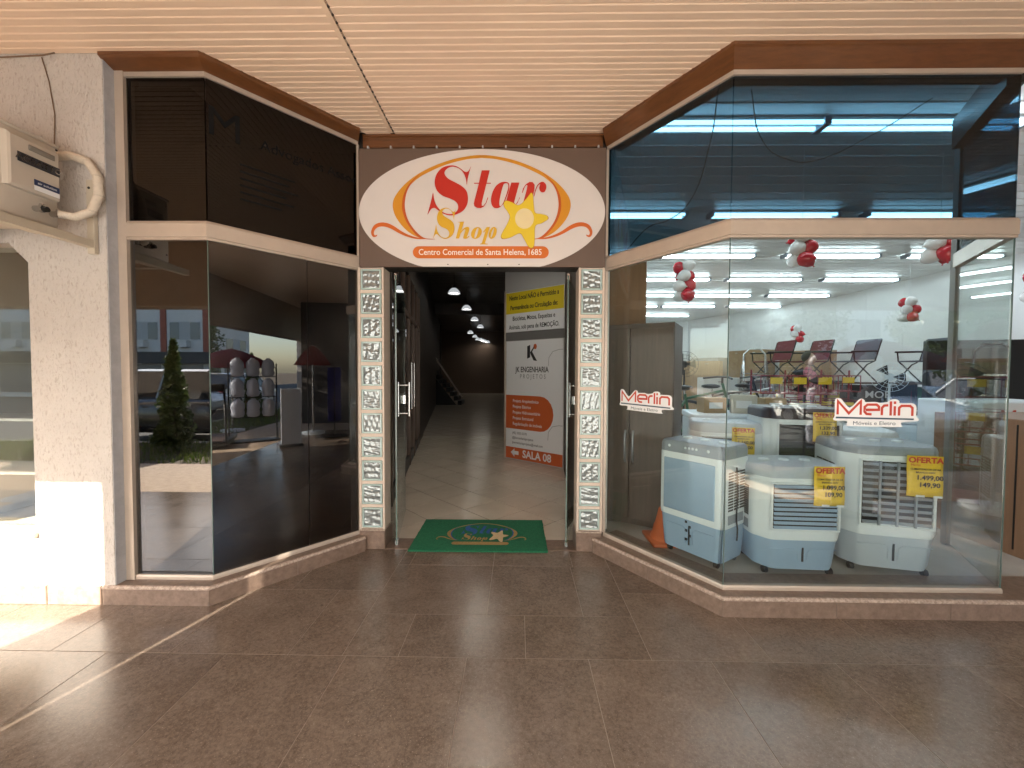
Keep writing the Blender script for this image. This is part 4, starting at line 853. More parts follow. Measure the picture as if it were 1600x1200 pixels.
rb_ = [('cardboard', (.42, .27, .13)), ('cream', (.62, .58, .48)), ('dark_box', (.03, .03, .035)), ('wine_box', (.16, .02, .035)), ('green_box', (.05, .16, .08)), ('blue_box', (.06, .12, .25)), ('yellow_box', (.60, .42, .04))]
bi = 0; rr = random.Random(11); tilt = ['upper', 'lower']
for lev, z in enumerate((.28, .73)):
    x = -1.85
    while x < 1.7:
        wd = rr.uniform(.25, .55); nm, c = rb_[rr.randrange(len(rb_))]; h = rr.uniform(.18, .38); ca, sa = math.cos(R(-20)), math.sin(R(-20)); lx0 = x+wd/2
        o = empty('product_box', (6.6+lx0*ca, 7.75+lx0*sa, ZS+z+.001), R(-20), '%s product box standing %s along the %s board of the display shelf' % (nm.replace('_', ' ').replace(' box', ''), ordr[min(6, int((x+1.85)/.55))], 'bottom' if lev == 0 else 'middle'), 'box', 'boxes on the display shelf')
        MB().rbox(-wd/2, -.2, 0, wd/2, .2, h, .006, 1).obj('carton', mat(nm, c, .6, var=.05), o); MB().box(-wd/3, -.2025, h*.3, wd/3, -.2005, h*.7).obj('carton_label', KW, o); x += wd+.05
dp = empty('dark_banner_box', (6.35, 7.2, ZS), R(-20), 'dark box with white lettering below the grey chairs', 'box'); MB().rbox(-.45, -.15, .80, .45, .15, 1.15, .01).obj('case', M_BLACK, dp); MB().box(-.4, -.14, 0, .4, .14, .80).obj('stand', M_DARKM, dp)
me = text_mesh('MOR', .17, .002, .0004); upright(me); me.transform(Matrix.Translation((0, -.153, .98))); put('lettering', me, KW, dp)
bst = empty('bicycle_platform', (3.0, 5.75, ZS), R(40), 'low grey platform under the bicycles', 'platform'); MB().rbox(-1.3, -.75, .24, 1.3, .75, .299, .006, 1).obj('platform_top', M_GREYP, bst); MB().box(-1.2, -.65, 0, 1.2, .65, .24).obj('platform_body', M_DARKM, bst)
def bicycle(loc, rz, m, label):
    o = empty('bicycle', loc, rz, label, 'bicycle', 'bicycles parked in the bright shop')
    for x in (-.52, .52):
        wv = MB().tube([(x+.31*math.cos(t*math.pi/12), 0, .33+.31*math.sin(t*math.pi/12)) for t in range(24)], .022, 8, True).obj('tyre', M_BLACK, o)
        s = MB()
        for t in range(12): s.cyl((x, 0, .33), (x+.30*math.cos(t*math.pi/6), 0, .33+.30*math.sin(t*math.pi/6)), .0025, 4)
        s.obj('spokes', M_STEEL, wv)
    f = MB()
    for a, b in (((-.52, 0, .33), (-.1, 0, .30)), ((-.1, 0, .30), (-.2, 0, .78)), ((-.52, 0, .33), (-.18, 0, .70)), ((-.1, 0, .30), (.36, 0, .74)), ((-.19, 0, .72), (.34, 0, .82)), ((.52, 0, .33), (.33, 0, .92))): f.cyl(a, b, .018)
    f.obj('frame', m, o); MB().sphere((-.22, 0, .86), .13, .07, .035).obj('saddle', M_BLACK, o); MB().tube([(.25, -.28, .98), (.34, -.1, 1.0), (.33, .1, 1.0), (.25, .28, .98)], .013).obj('handlebar', M_BLACK, o); MB().cyl((.33, 0, .90), (.33, 0, 1.0), .014).obj('stem', M_BLACK, o); MB().cyl((-.2, 0, .77), (-.21, 0, .85), .012).obj('seat_post', M_STEEL, o)
    MB().lathe([(.09, -.006), (.09, .006)]).obj('chainring', M_DARKM, o, (-.1, 0, .3))
bicycle((2.35, 5.2, ZS+.30), R(10), mat('bike_green', (.02, .14, .06), .3), 'green framed bicycle nearest the wardrobe inside the shop')
bicycle((3.0, 5.75, ZS+.30), R(-12), M_DARKM, 'black framed bicycle behind the green one')
bicycle((3.7, 6.3, ZS+.30), R(15), mat('bike_white', (.6, .62, .63), .3), 'pale framed bicycle farthest behind the white chests')
def chest(loc, rz, w_, d_, h_, label):
    o = empty('chest_freezer', loc, rz, label, 'freezer', 'white chests on the shop floor'); MB().rbox(-w_/2, -d_/2, .05, w_/2, d_/2, h_-.07, .015).obj('cabinet', M_WHITE, o); MB().rbox(-w_/2-.01, -d_/2-.012, h_-.065, w_/2+.01, d_/2, h_, .015).obj('lid', M_WHITE, o); MB().rbox(-.08, -d_/2-.03, h_-.10, .08, -d_/2-.013, h_-.05, .006).obj('handle', M_GREYP, o)
    MB().box(-w_/2+.05, -d_/2+.05, 0, w_/2-.05, d_/2-.05, .05).obj('plinth', M_BLACK, o)
chest((2.20, 4.30, ZS), R(-12), .7, .6, .93, 'white chest freezer right behind the coolers by the wardrobe')
chest((3.05, 4.55, ZS), R(-12), .8, .6, .90, 'white chest freezer next along behind the black-lidded cooler')
chest((4.35, 4.9, ZS), R(-20), .9, .65, .85, 'white chest freezer near the end of the window')
def cabinet(loc, rz, w_, d_, h_, m, label, rows=2, cols=2):
    o = empty('kitchen_cabinet', loc, rz, label, 'cabinet', 'cabinets along the back of the bright shop'); MB().rbox(-w_/2, -d_/2, 0, w_/2, d_/2, h_, .006, 1).obj('carcass', m, o)
    for i in range(cols):
        for j in range(rows):
            x0 = -w_/2+w_*i/cols+.01; x1 = -w_/2+w_*(i+1)/cols-.01; z0 = .06+(h_-.08)*j/rows; z1 = .06+(h_-.08)*(j+1)/rows-.012
            d = MB().rbox(x0, -d_/2-.018, z0, x1, -d_/2-.001, z1, .003, 1).obj('door', m, o); MB().box((x0+x1)/2-.05, -d_/2-.035, z1-.06, (x0+x1)/2+.05, -d_/2-.02, z1-.045).obj('handle', M_STEEL, d)
MC = [mat('cab_white', (.62, .60, .56), .4), mat('cab_oak', (.34, .22, .12), .5, var=.12, stretch=(6, 6, .6)), mat('cab_grey', (.28, .27, .26), .45), mat('cab_brown', (.16, .10, .07), .5, var=.1)]
cabs = [(2.2, 17.0, 0, 1.5, 2.1, 1, 'oak cabinet at the far corridor corner'), (3.7, 16.9, 0, 1.3, 1.9, 0, 'white cabinet beside the oak one at the far wall'), (5.1, 16.6, -10, 1.3, 2.0, 3, 'dark brown cabinet in the middle of the far wall'), (6.3, 16.2, -30, 1.1, 2.1, 0, 'white cabinet where the far wall bends'), (7.1, 15.0, -65, 1.2, 1.9, 2, 'grey cabinet on the slanted far wall'), (7.7, 13.3, -70, 1.3, 2.1, 1, 'oak cabinet halfway along the slanted wall'), (8.3, 11.6, -75, 1.3, 2.0, 1, 'oak cabinet nearest along the side wall'), (5.4, 12.2, -35, 1.4, 1.7, 1, 'broad oak cabinet standing free behind the bicycles'), (3.6, 11.0, -10, 1.2, 1.5, 2, 'grey cabinet standing free in the middle of the shop'), (2.5, 9.2, 0, 1.2, .95, 3, 'low brown cabinet behind the green bicycle'), (4.6, 8.6, -10, 1.3, 1.25, 0, 'low white cabinet behind the pale bicycle')]
for x, yy, rz, w_, h_, k, lab in cabs: cabinet((x, yy, ZS), R(rz), w_, .5, h_, MC[k], lab)
tag(MB().box(4.6, 17.30, 2.35, .8, 17.36, 2.6).obj('red_wall_strip', mat('red_strip', (.45, .02, .03), .5)), 'red painted strip across the far white wall', 'wall strip')
ld = empty('step_ladder', (4.05, 6.9, ZS), R(-15), 'pale aluminium step ladder standing behind the bicycles', 'ladder')
for sx in (-1, 1): MB().bar((sx*.22, -.35, 0), (sx*.17, 0, 1.55), .03, .05).obj('front_rail', M_STEEL, ld); MB().bar((sx*.22, .4, 0), (sx*.17, .03, 1.5), .025, .03).obj('rear_rail', M_STEEL, ld)
for i in range(5): MB().box(-.21, -.33+i*.065, .25+i*.27, .21, -.23+i*.065, .275+i*.27).obj('step', M_STEEL, ld)
MB().tube([(-.17, 0, 1.5), (-.16, 0, 1.68), (-.08, 0, 1.76), (.08, 0, 1.76), (.16, 0, 1.68), (.17, 0, 1.5)], .015).obj('hoop', M_STEEL, ld)
def wire_rack(loc, rz, label):
    o = empty('wire_basket_rack', loc, rz, label, 'rack', 'red wire racks'); M_RW = mat('red_wire', (.25, .012, .022), .35)
    for z in (.4, .75, 1.1):
        b = MB()
        for k in range(9): b.cyl((-.4+k*.1, -.25, z), (-.4+k*.1, -.25, z+.22), .006, 5); b.cyl((-.4+k*.1, -.25, z), (-.4+k*.1, .25, z), .006, 5)
        for zz in (z, z+.22): b.tube([(-.4, -.25, zz), (.4, -.25, zz), (.4, .25, zz), (-.4, .25, zz)], .008, 6, True)
        b.obj('basket', M_RW, o)
        for k in range(3): MB().box(-.3+k*.25, -.262, z+.12, -.17+k*.25, -.258, z+.2).obj('price_card', M_TAGY, o)
    for x in (-.4, .4): MB().cyl((x, .25, 0), (x, .25, 1.4), .012).obj('post', M_RW, o)
    MB().box(-.42, -.25, 0, .42, .27, .04).obj('foot', M_RW, o)
wire_rack((3.50, 5.15, ZS), R(-18), 'red wire basket rack with yellow price cards nearest the glass'); wire_rack((4.5, 6.0, ZS), R(-25), 'red wire basket rack farther back beside the shelf')
def fan(loc, rz, m, label, h=1.25):
    o = empty('pedestal_fan', loc, rz, label, 'fan', 'pedestal fans on the bright shop floor'); MB().lathe([(.2, 0), (.19, .03), (.04, .05), (.02, .07)], n=18).obj('foot', m, o); MB().cyl((0, 0, .05), (0, 0, h-.1), .016).obj('pole', m, o); MB().cyl((0, .02, h), (0, .16, h), .06, 14, .045).obj('motor', m, o)
    g = MB()
    for r_ in (.22, .16, .10): g.tube([(r_*math.cos(t*.2618), -.06-.03*(1-r_/.22), h+r_*math.sin(t*.2618)) for t in range(24)], .003, 5, True)
    for t in range(18): g.cyl((.03*math.cos(t*.349), -.09, h+.03*math.sin(t*.349)), (.22*math.cos(t*.349), -.06, h+.22*math.sin(t*.349)), .0022, 4)
    g.obj('cage', m, o)
    for t in range(3):
        a = t*2.094; b = MB(); b.add([(.03*math.cos(a), -.03, h+.03*math.sin(a)), (.19*math.cos(a-.35), -.045, h+.19*math.sin(a-.35)), (.19*math.cos(a+.45), -.015, h+.19*math.sin(a+.45))], [(0, 1, 2)]); ob = b.obj('blade', M_DARKM, o); ob.modifiers.new('thick', 'SOLIDIFY').thickness = .003
fan((3.95, 5.55, ZS), R(-25), M_BLACK, 'black pedestal fan standing between the red wire racks'); fan((6.0, 5.6, ZS), R(-45), M_BLACK, 'black pedestal fan near the end of the window', 1.1); fan((5.7, 6.2, ZS), R(-40), M_WHITE, 'white pedestal fan beside the display shelf', 1.3); fan((2.9, 7.0, ZS), R(-15), M_BLACK, 'black pedestal fan behind the bicycles', 1.5)
rr = random.Random(31); plc = [(2.08, 4.30, 1.042), (2.38, 4.24, 1.042), (2.90, 4.60, 1.012), (3.22, 4.52, 1.012), (4.15, 4.98, .962), (4.55, 4.84, .962)]; wh = ['on the chest freezer by the wardrobe, corridor side', 'on the chest freezer by the wardrobe, inner side', 'on the middle chest freezer, corridor side', 'on the middle chest freezer, inner side', 'on the end chest freezer, corridor side', 'on the end chest freezer, inner side']
for (x, yy, z), w__ in zip(plc, wh):
    nm, c = rb_[rr.randrange(len(rb_))]; h = rr.uniform(.09, .24); o_ = empty('product_box', (x, yy, z), R(rr.uniform(-30, 10)), 'small %s carton %s' % (nm.replace('_box', '').replace('_', ' '), w__), 'box', 'cartons on the chest freezers'); MB().rbox(-.12, -.09, 0, .12, .09, h, .005, 1).obj('carton', mat(nm, c, .6, var=.05), o_); MB().box(-.07, -.0925, h*.3, .07, -.0905, h*.7).obj('carton_label', KW, o_)
# a person among the shelves
def person(loc, rz, label):
    o = empty('person', loc, rz, label, 'person')
    J = {'pel': (0, 0, .92), 'wa': (0, 0, 1.06), 'ch': (0, -.02, 1.28), 'nk': (0, -.02, 1.42), 'hd': (0, -.03, 1.50), 'sl': (-.17, -.02, 1.36), 'el': (-.22, -.06, 1.10), 'wl': (-.17, -.28, 1.04), 'hl': (-.15, -.36, 1.04), 'sr': (.17, -.02, 1.36), 'er': (.22, -.06, 1.10), 'wr': (.17, -.28, 1.04), 'hr': (.15, -.36, 1.04),
         'hpl': (-.09, 0, .88), 'kl': (-.10, -.02, .48), 'al': (-.10, .02, .08), 'tl': (-.10, -.14, .03), 'hpr': (.09, 0, .88), 'kr': (.10, -.02, .48), 'ar': (.10, .02, .08), 'tr': (.10, -.14, .03)}
    E_ = [('pel', 'wa'), ('wa', 'ch'), ('ch', 'nk'), ('nk', 'hd'), ('ch', 'sl'), ('sl', 'el'), ('el', 'wl'), ('wl', 'hl'), ('ch', 'sr'), ('sr', 'er'), ('er', 'wr'), ('wr', 'hr'), ('pel', 'hpl'), ('hpl', 'kl'), ('kl', 'al'), ('al', 'tl'), ('pel', 'hpr'), ('hpr', 'kr'), ('kr', 'ar'), ('ar', 'tr')]
    Rr = dict(pel=.15, wa=.13, ch=.145, nk=.055, hd=.06, sl=.065, el=.045, wl=.032, hl=.03, sr=.065, er=.045, wr=.032, hr=.03, hpl=.10, kl=.065, al=.045, tl=.04, hpr=.10, kr=.065, ar=.045, tr=.04)
    ks = list(J); me = D.meshes.new('body'); me.from_pydata([J[k] for k in ks], [(ks.index(a), ks.index(b)) for a, b in E_], []); ob = D.objects.new('body', me); COL.objects.link(ob)
    ob.modifiers.new('skin', 'SKIN'); ob.modifiers.new('sub', 'SUBSURF').render_levels = 1
    for i, k in enumerate(ks): v = me.skin_vertices[0].data[i]; v.radius = (Rr[k], Rr[k]*.8); v.use_root = k == 'pel'
    bpy.context.view_layer.update(); m2 = eval_mesh(ob); D.objects.remove(ob)
    mats = [mat('pink_top', (.55, .16, .20), .8), mat('dark_trousers', (.03, .03, .05), .8), mat('skin', (.42, .25, .18), .55)]
    for q in mats: m2.materials.append(q)
    for p in m2.polygons:
        c = p.center; p.use_smooth = True; p.material_index = 2 if (c.z > 1.45 or (abs(c.x) > .12 and c.z < 1.12 and c.z > .95)) else (0 if c.z > .92 else 1)
    link('body', m2, o)
    MB().sphere((0, -.04, 1.60), .075, .092, .115).obj('head', mats[2], o)
    MB().sphere((0, -.135, 1.595), .012, .018, .02, 8, 6).obj('nose', mats[2], o)
    MB().sphere((0, -.005, 1.635), .088, .095, .10).obj('hair', mat('hair', (.03, .018, .012), .6), o)
person((5.12, 7.15, ZS), R(30), 'person in a pink top standing behind the red wire racks')
# brown sideboard, cartons and counter past the end of the window
sb = empty('sideboard', (4.05, 2.98, ZS), R(0), 'tall brown sideboard side just past the end of the window', 'sideboard'); MB().rbox(-.36, -.25, 0, .4, .6, 1.02, .006, 1).obj('carcass', mat('light_brown_wood', (.26, .15, .09), .5, var=.12, stretch=(5, 5, .6)), sb); MB().box(-.363, .0, .05, -.358, .01, .98).obj('groove', M_BLACK, sb)
ct = empty('white_counter', (4.6, 3.95, ZS), R(0), 'white boxed product on the sideboard past the end of the window', 'box'); MB().rbox(-.4, -.3, 0, .5, .3, 1.1, .01, 1).obj('carton', M_WHITE, ct); 
me = text_mesh('Merlin', .20, .003, .0004); upright(me); me.transform(Matrix.Translation((.0, -.304, .95))); put('lettering', me, mm_['rd'], ct)
bkp = empty('black_display', (6.9, 5.9, ZS), R(-15), 'black television display panel deep past the end of the window', 'display'); MB().rbox(-.8, -.05, .9, .8, .05, 1.85, .01, 1).obj('screen', M_BLACK, bkp); MB().box(-.5, -.2, 0, .5, .2, .9).obj('stand', M_DARKM, bkp)
# ================================================================== DARK SHOP (room)
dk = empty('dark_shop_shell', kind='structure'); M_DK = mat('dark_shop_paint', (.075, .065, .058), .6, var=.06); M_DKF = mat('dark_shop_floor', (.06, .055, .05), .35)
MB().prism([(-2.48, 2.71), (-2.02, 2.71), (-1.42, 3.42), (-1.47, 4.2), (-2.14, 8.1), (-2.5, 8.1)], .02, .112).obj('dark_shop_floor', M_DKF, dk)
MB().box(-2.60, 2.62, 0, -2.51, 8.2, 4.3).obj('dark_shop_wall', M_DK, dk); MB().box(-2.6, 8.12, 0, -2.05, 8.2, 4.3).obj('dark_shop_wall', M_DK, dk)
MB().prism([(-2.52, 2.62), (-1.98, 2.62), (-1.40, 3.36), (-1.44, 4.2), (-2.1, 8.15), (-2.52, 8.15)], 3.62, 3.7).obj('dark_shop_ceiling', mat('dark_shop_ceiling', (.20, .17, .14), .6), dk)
# ghost lettering left on the dark film of the upper angled pane
gl_ = empty('film_lettering', (*LA[1], 0), math.atan2(LA[2][1]-LA[1][1], LA[2][0]-LA[1][0]), 'faint old lettering on the upper dark angled pane', 'lettering')
M_GH = mat('faded_vinyl', (.0065, .007, .0075), .7, spec=.12)
for s_, x, z, sz, al in (('Advogados Associados', .30, 3.00, .095, 'LEFT'), ('M', .10, 3.03, .26, 'CENTER')):
    me = text_mesh(s_, sz, 0, .0001, al); upright(me); me.transform(Matrix.Translation((x, -.0012, z))); put('lettering', me, M_GH, gl_)
for j in range(6):
    me = text_mesh('direito civil e trabalhista' if j < 0 else 'ı'*1, .01, 0, .0001) if 0 else flat([[(.18, 2.83-j*.045), (.18+[.34, .30, .36, .28, .33, .25][j], 2.83-j*.045), (.18+[.34, .30, .36, .28, .33, .25][j], 2.818-j*.045), (.18, 2.818-j*.045)]], .0001)
    upright(me); me.transform(Matrix.Translation((0, -.0012, 0))); put('faded_line', me, M_GH, gl_)
# ================================================================== AIR CONDITIONER on the stucco wall
M_AC = mat('ac_shell', (.50, .44, .37), .45, var=.04, vscale=5); M_ACB = mat('ac_bracket', (.48, .42, .33), .5, var=.08)
ac = empty('air_conditioner', (-2.66, 2.15, 2.275), 0, 'beige air conditioner outdoor unit bracketed high on the stucco wall', 'air conditioner')
MB().rbox(-.78, -.17, 0, 0, .15, .47, .02).obj('casing', M_AC, ac); MB().rbox(-.785, -.175, .462, .004, .155, .482, .008).obj('lid', M_AC, ac)
cvp = MB(); cvp.loft([[(-.0005, -.11, .15), (-.0005, .13, .15), (-.0005, .13, .43), (-.0005, -.11, .43)], [(.022, -.10, .152), (.030, .125, .152), (.030, .125, .42), (.022, -.10, .425)], [(.028, -.09, .165), (.036, .118, .165), (.036, .118, .41), (.028, -.09, .415)]], True, False); vc = cvp.obj('valve_cover', M_AC, ac)
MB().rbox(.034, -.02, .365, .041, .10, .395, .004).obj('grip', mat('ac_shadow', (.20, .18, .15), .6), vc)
def end_label(parent, y0, y1, z0, z1, m, x=.038):
    MB().box(x-.001, y0, z0, x+.0015, y1, z1).obj('badge', m, parent)
end_label(vc, -.07, .122, .285, .335, mat('badge_dark', (.03, .03, .035), .4)); end_label(vc, .0, .118, .19, .222, mat('badge_blue', (.02, .035, .10), .4)); end_label(vc, .0, .118, .165, .19, KW)
def side_text(s, size, yc, z, m, parent, bold=.0006):
    me = text_mesh(s, size, bold, .0003, sx=1.1); upright(me); me.transform(Matrix.Rotation(math.pi/2, 4, 'Z')); me.transform(Matrix.Translation((.0405, yc, z))); put('lettering', me, m, parent)
side_text('AGRATTO', .041, .026, .31, M_STEEL, vc); side_text('air solution', .018, .059, .206, KW, vc, 0)
for yv in (.03, .11):
    v = MB(); v.cyl((.0, yv, .075), (.05, yv, .075), .016); v.cyl((.04, yv, .055), (.04, yv, .10), .011); v.cyl((.05, yv-.018, .085), (.05, yv+.018, .085), .009); v.obj('valve', M_STEEL, ac); MB().cyl((.05, yv, .07), (.072, yv, .07), .014).obj('valve_cap', M_DARKM, ac)
M_HOSE = mat('hose_wrap', (.60, .53, .44), .7, var=.1, vscale=30, bump=.6, bscale=60)
MB().tube([(.05, .10, .075), (.10, .14, .07), (.145, .19, .12), (.165, .215, .22), (.15, .225, .34), (.09, .23, .43), (-.02, .235, .47), (-.12, .24, .47)], [.020, .023, .024, .025, .025, .025, .024, .024], 12).obj('insulated_hose', M_HOSE, ac)
for (hx, hy, hz) in ((.145, .19, .12), (.165, .215, .22), (.15, .225, .34), (.09, .23, .43)): MB().sphere((hx, hy, hz), .0268, .0268, .012, 12, 6).obj('hose_tape', mat('tape_dull', (.50, .44, .36), .6), ac)
for yv, zv in ((-.14, .06), (-.14, .25), (-.14, .42), (.14, .45)): MB().sphere((.002, yv, zv), .005, .006, .006, 8, 5).obj('screw', M_DARKM, ac)
for q in range(7): MB().box(-.75+q*.1, -.12, .4825, -.70+q*.1, .10, .485).obj('lid_rib', M_AC, ac)
for x in (.085, -.55):
    b = MB(); b.rbox(x-.022, .235, -.11, x+.022, .262, .33, .003, 1); b.rbox(x-.022, -.20, -.11, x+.022, .235, -.068, .003, 1) if 0 else b.box(x-.022, -.22, -.075, x+.022, .2345, -.033); b.obj('bracket', M_ACB, ac); MB().sphere((x, .232, .28), .008, .005, .008, 8, 5).obj('bracket_bolt', M_DARKM, ac)
for x in (-.05, -.5): MB().rbox(x-.06, -.12, -.033, x+.06, .12, -.001, .003, 1).obj('rail_pad', M_ACB, ac)
MB().bar((.02, -.18, -.02), (.02, .18, -.02), .04, .024).obj('mount_rail', M_ACB, ac); MB().bar((.06, -.18, -.028), (-.6, -.18, -.028), .03, .01).obj('cross_rail', M_ACB, ac)
def wcable(pts, r, label):
    tag(MB().tube(pts, r, 6).obj('wall_cable', mat('cable_brown', (.16, .10, .06), .6)), label, 'cable')
wcable([(-3.4, 2.38, 3.33), (-3.1, 2.40, 3.335), (-2.85, 2.40, 3.345), (-2.78, 2.40, 3.358)], .004, 'thin brown cable along the wall just below the ceiling')
wcable([(-2.87, 2.41, 3.34), (-2.83, 2.41, 3.2), (-2.80, 2.41, 3.0), (-2.81, 2.41, 2.80), (-2.81, 2.41, 2.70)], .003, 'thin cable running down the stucco wall to the air conditioner')
# ================================================================== STREET (seen mirrored in the glass)
M_CGL = mat('car_glass', (.02, .025, .03), .04, spec=.8); M_TYRE = mat('tyre_rubber', (.015, .015, .015), .8); M_RIM = mat('alloy_rim', (.5, .5, .52), .3, metal=.8); M_RED = mat('tail_lens', (.35, .01, .01), .2); M_LENS = mat('head_lens', (.75, .77, .8), .1)
def car(loc, rz, paint_, label, L=4.2, W=1.75, belt=.93, roof=1.50, cab=(-1.75, -1.25, .55, 1.15), hood=.88, tail=.93, bed=False):
    """front towards +X; cab = rear base, rear top, front top, front base of the greenhouse"""
    o = empty('parked_car', loc, rz, label, 'car', 'cars parked along the street'); h = W/2
    st = [(-L/2, .62, .42, tail-.28, .90), (-L/2+.06, .35, .42, tail-.05, .96), (-L/2+.35, .28, .42, tail, 1.), (cab[0], .24, .42, belt, 1.), (0, .22, .42, belt, 1.), (cab[3], .24, .42, belt, 1.), (L/2-.55, .26, .42, hood, .99), (L/2-.12, .30, .42, hood-.10, .95), (L/2, .42, .45, hood-.32, .86)]
    b = MB(); b.loft([[(x, -h*k*.93, zb), (x, -h*k, zb+.18), (x, -h*k, zt-.12), (x, -h*k*.90, zt), (x, 0, zt+.02), (x, h*k*.90, zt), (x, h*k, zt-.12), (x, h*k, zb+.18), (x, h*k*.93, zb), (x, 0, zb)] for x, zb, _, zt, k in st]); bd = b.obj('body', paint_, o)
    c = MB(); wb, wt = h*.93, h*.74; zb, zt = belt-.02, roof-.04
    c.add([(cab[0], -wb, zb), (cab[3], -wb, zb), (cab[3], wb, zb), (cab[0], wb, zb), (cab[1], -wt, zt), (cab[2], -wt, zt), (cab[2], wt, zt), (cab[1], wt, zt)], [(0,1,5,4),(1,2,6,5),(2,3,7,6),(3,0,4,7),(4,5,6,7)]); c.obj('windows', M_CGL, o)
    r_ = MB(); r_.loft([[(cab[1]-.04, -wt-.02, zt-.005), (cab[2]+.04, -wt-.02, zt-.005), (cab[2]+.04, wt+.02, zt-.005), (cab[1]-.04, wt+.02, zt-.005)], [(cab[1]+.1, -wt+.12, roof), (cab[2]-.1, -wt+.12, roof), (cab[2]-.1, wt-.12, roof), (cab[1]+.1, wt-.12, roof)]]); r_.obj('roof', paint_, o)
    for s in (-1, 1):
        p = MB(); mid = (cab[1]+cab[2])/2-.1
        for a, q in (((cab[0], s*wb, zb), (cab[1], s*wt, zt)), ((cab[3], s*wb, zb), (cab[2], s*wt, zt)), ((mid-.05, s*wb*1.003, zb), (mid, s*wt*1.003, zt))): p.bar(a, q, .06, .05)
        p.obj('pillar', paint_, o)
        for x in (-L/2+.78, L/2-.82):
            t = MB().cyl((x, s*(h-.17), .31), (x, s*(h+.01), .31), .31, 22).obj('wheel', M_TYRE, o); MB().cyl((x, s*(h-.02), .31), (x, s*(h+.016), .31), .20, 14).obj('rim', M_RIM, t)
        MB().rbox(L/2-.16, s*h*.72-.17, .60, L/2-.01, s*h*.72+.13, .74, .03).obj('headlight', M_LENS, o); MB().rbox(-L/2-.01, s*h*.80-.12, .66, -L/2+.10, s*h*.80+.10, .88, .03).obj('taillight', M_RED, o)
        MB().rbox(cab[3]-.25, s*(h+.02)-.08, belt, cab[3]-.12, s*(h+.02)+.08, belt+.12, .03).obj('mirror', paint_, o)
        MB().box(mid-.35, s*h*1.001-.004, belt-.22, mid-.2, s*h*1.001+.004, belt-.19).obj('door_handle', M_DARKM, bd)
    if bed: MB().box(-L/2+.1, -h+.12, .6, cab[0]-.05, h-.12, belt+.03).obj('load_bed', M_BLACK, o)
P_W = mat('paint_white', (.72, .73, .74), .18, coat=.6); P_S = mat('paint_silver', (.42, .43, .45), .22, metal=.6, coat=.5); P_D = mat('paint_dark', (.035, .037, .042), .2, coat=.6)
car((-7.3, -4.35, -.13), R(3), P_D, 'dark car parked at the near kerb, mirrored in the dark shop window', 4.4, 1.8, 1.0, 1.62)
car((-10.6, -9.5, -.13), R(185), P_S, 'silver car across the street mirrored low in the dark shop window')
car((-14.9, -13.0, -.13), R(180), P_S, 'grey car at the far kerb mirrored at the dark shop window edge')
car((-13.5, -16.0, -.13), R(0), P_W, 'white car at the far kerb mirrored behind the dark car', 4.4, 1.8, 1.0, 1.66)
car((9.4, -6.1, -.13), R(84), P_W, 'white estate car parked nose-in, mirrored at the end of the wide pane', 4.4, 1.85, 1.02, 1.68, (-2.0, -1.75, .45, 1.1))
car((12.6, -10.6, -.13), R(188), P_S, 'silver hatchback mirrored in the middle of the wide pane')
car((19.5, -13.0, -.13), R(186), P_W, 'white pickup mirrored above the estate car', 5.0, 1.85, 1.05, 1.75, (-.55, -.45, .75, 1.35), .98, 1.03, True)
car((13.0, -5.3, -.13), R(0), P_W, 'white car down the street mirrored in the angled dark pane')
# conical shrub and leafy trees
M_LEAF = mat('leaf_green', (.05, .085, .02), .55, col2=(.12, .15, .03), vscale=3, transl=.25); M_BARK = mat('bark', (.10, .07, .05), .9, var=.3, bump=.6, bscale=30)
def leaves(n, fn, size, rr):
    vs, fs = [], []
    for i in range(n):
        c = Vector(fn(rr)); u = Vector((rr.gauss(0, 1), rr.gauss(0, 1), rr.gauss(0, 1))).normalized(); v = u.cross(Vector((rr.gauss(0, 1), rr.gauss(0, 1), rr.gauss(0, 1)))).normalized(); s = size*rr.uniform(.6, 1.4); k = len(vs)
        vs += [tuple(c-u*s), tuple(c+v*s*.4), tuple(c+u*s), tuple(c-v*s*.4)]; fs.append((k, k+1, k+2, k+3))
    me = D.meshes.new('crown'); me.from_pydata(vs, [], fs); me.materials.append(M_LEAF); return me
def conifer(x, yy, h, r, label):
    o = empty('conical_shrub', (x, yy, -.02), 0, label, 'shrub', 'clipped shrubs on the verge'); rr = random.Random(int(abs(x)*10))
    MB().cyl((0, 0, 0), (0, 0, h*.9), .035, 8, .008).obj('trunk', M_BARK, o)
    def fn(q):
        t = q.random()**1.3; a = q.uniform(0, 6.283); rad = r*(1-t)**.8*(.55+.45*math.sqrt(q.random()))*(1+.35*math.sin(3*a+17*t)+.2*math.sin(7*a-11*t)); return (rad*math.cos(a), rad*math.sin(a), .12+t*(h-.12))
    link('crown', leaves(3000, fn, .055, rr), o)
conifer(-6.35, -2.25, 2.05, .26, 'conical shrub on the verge mirrored in the dark shop window'); conifer(8.35, -2.3, 2.0, .27, 'conical shrub on the verge mirrored in front of the estate car')
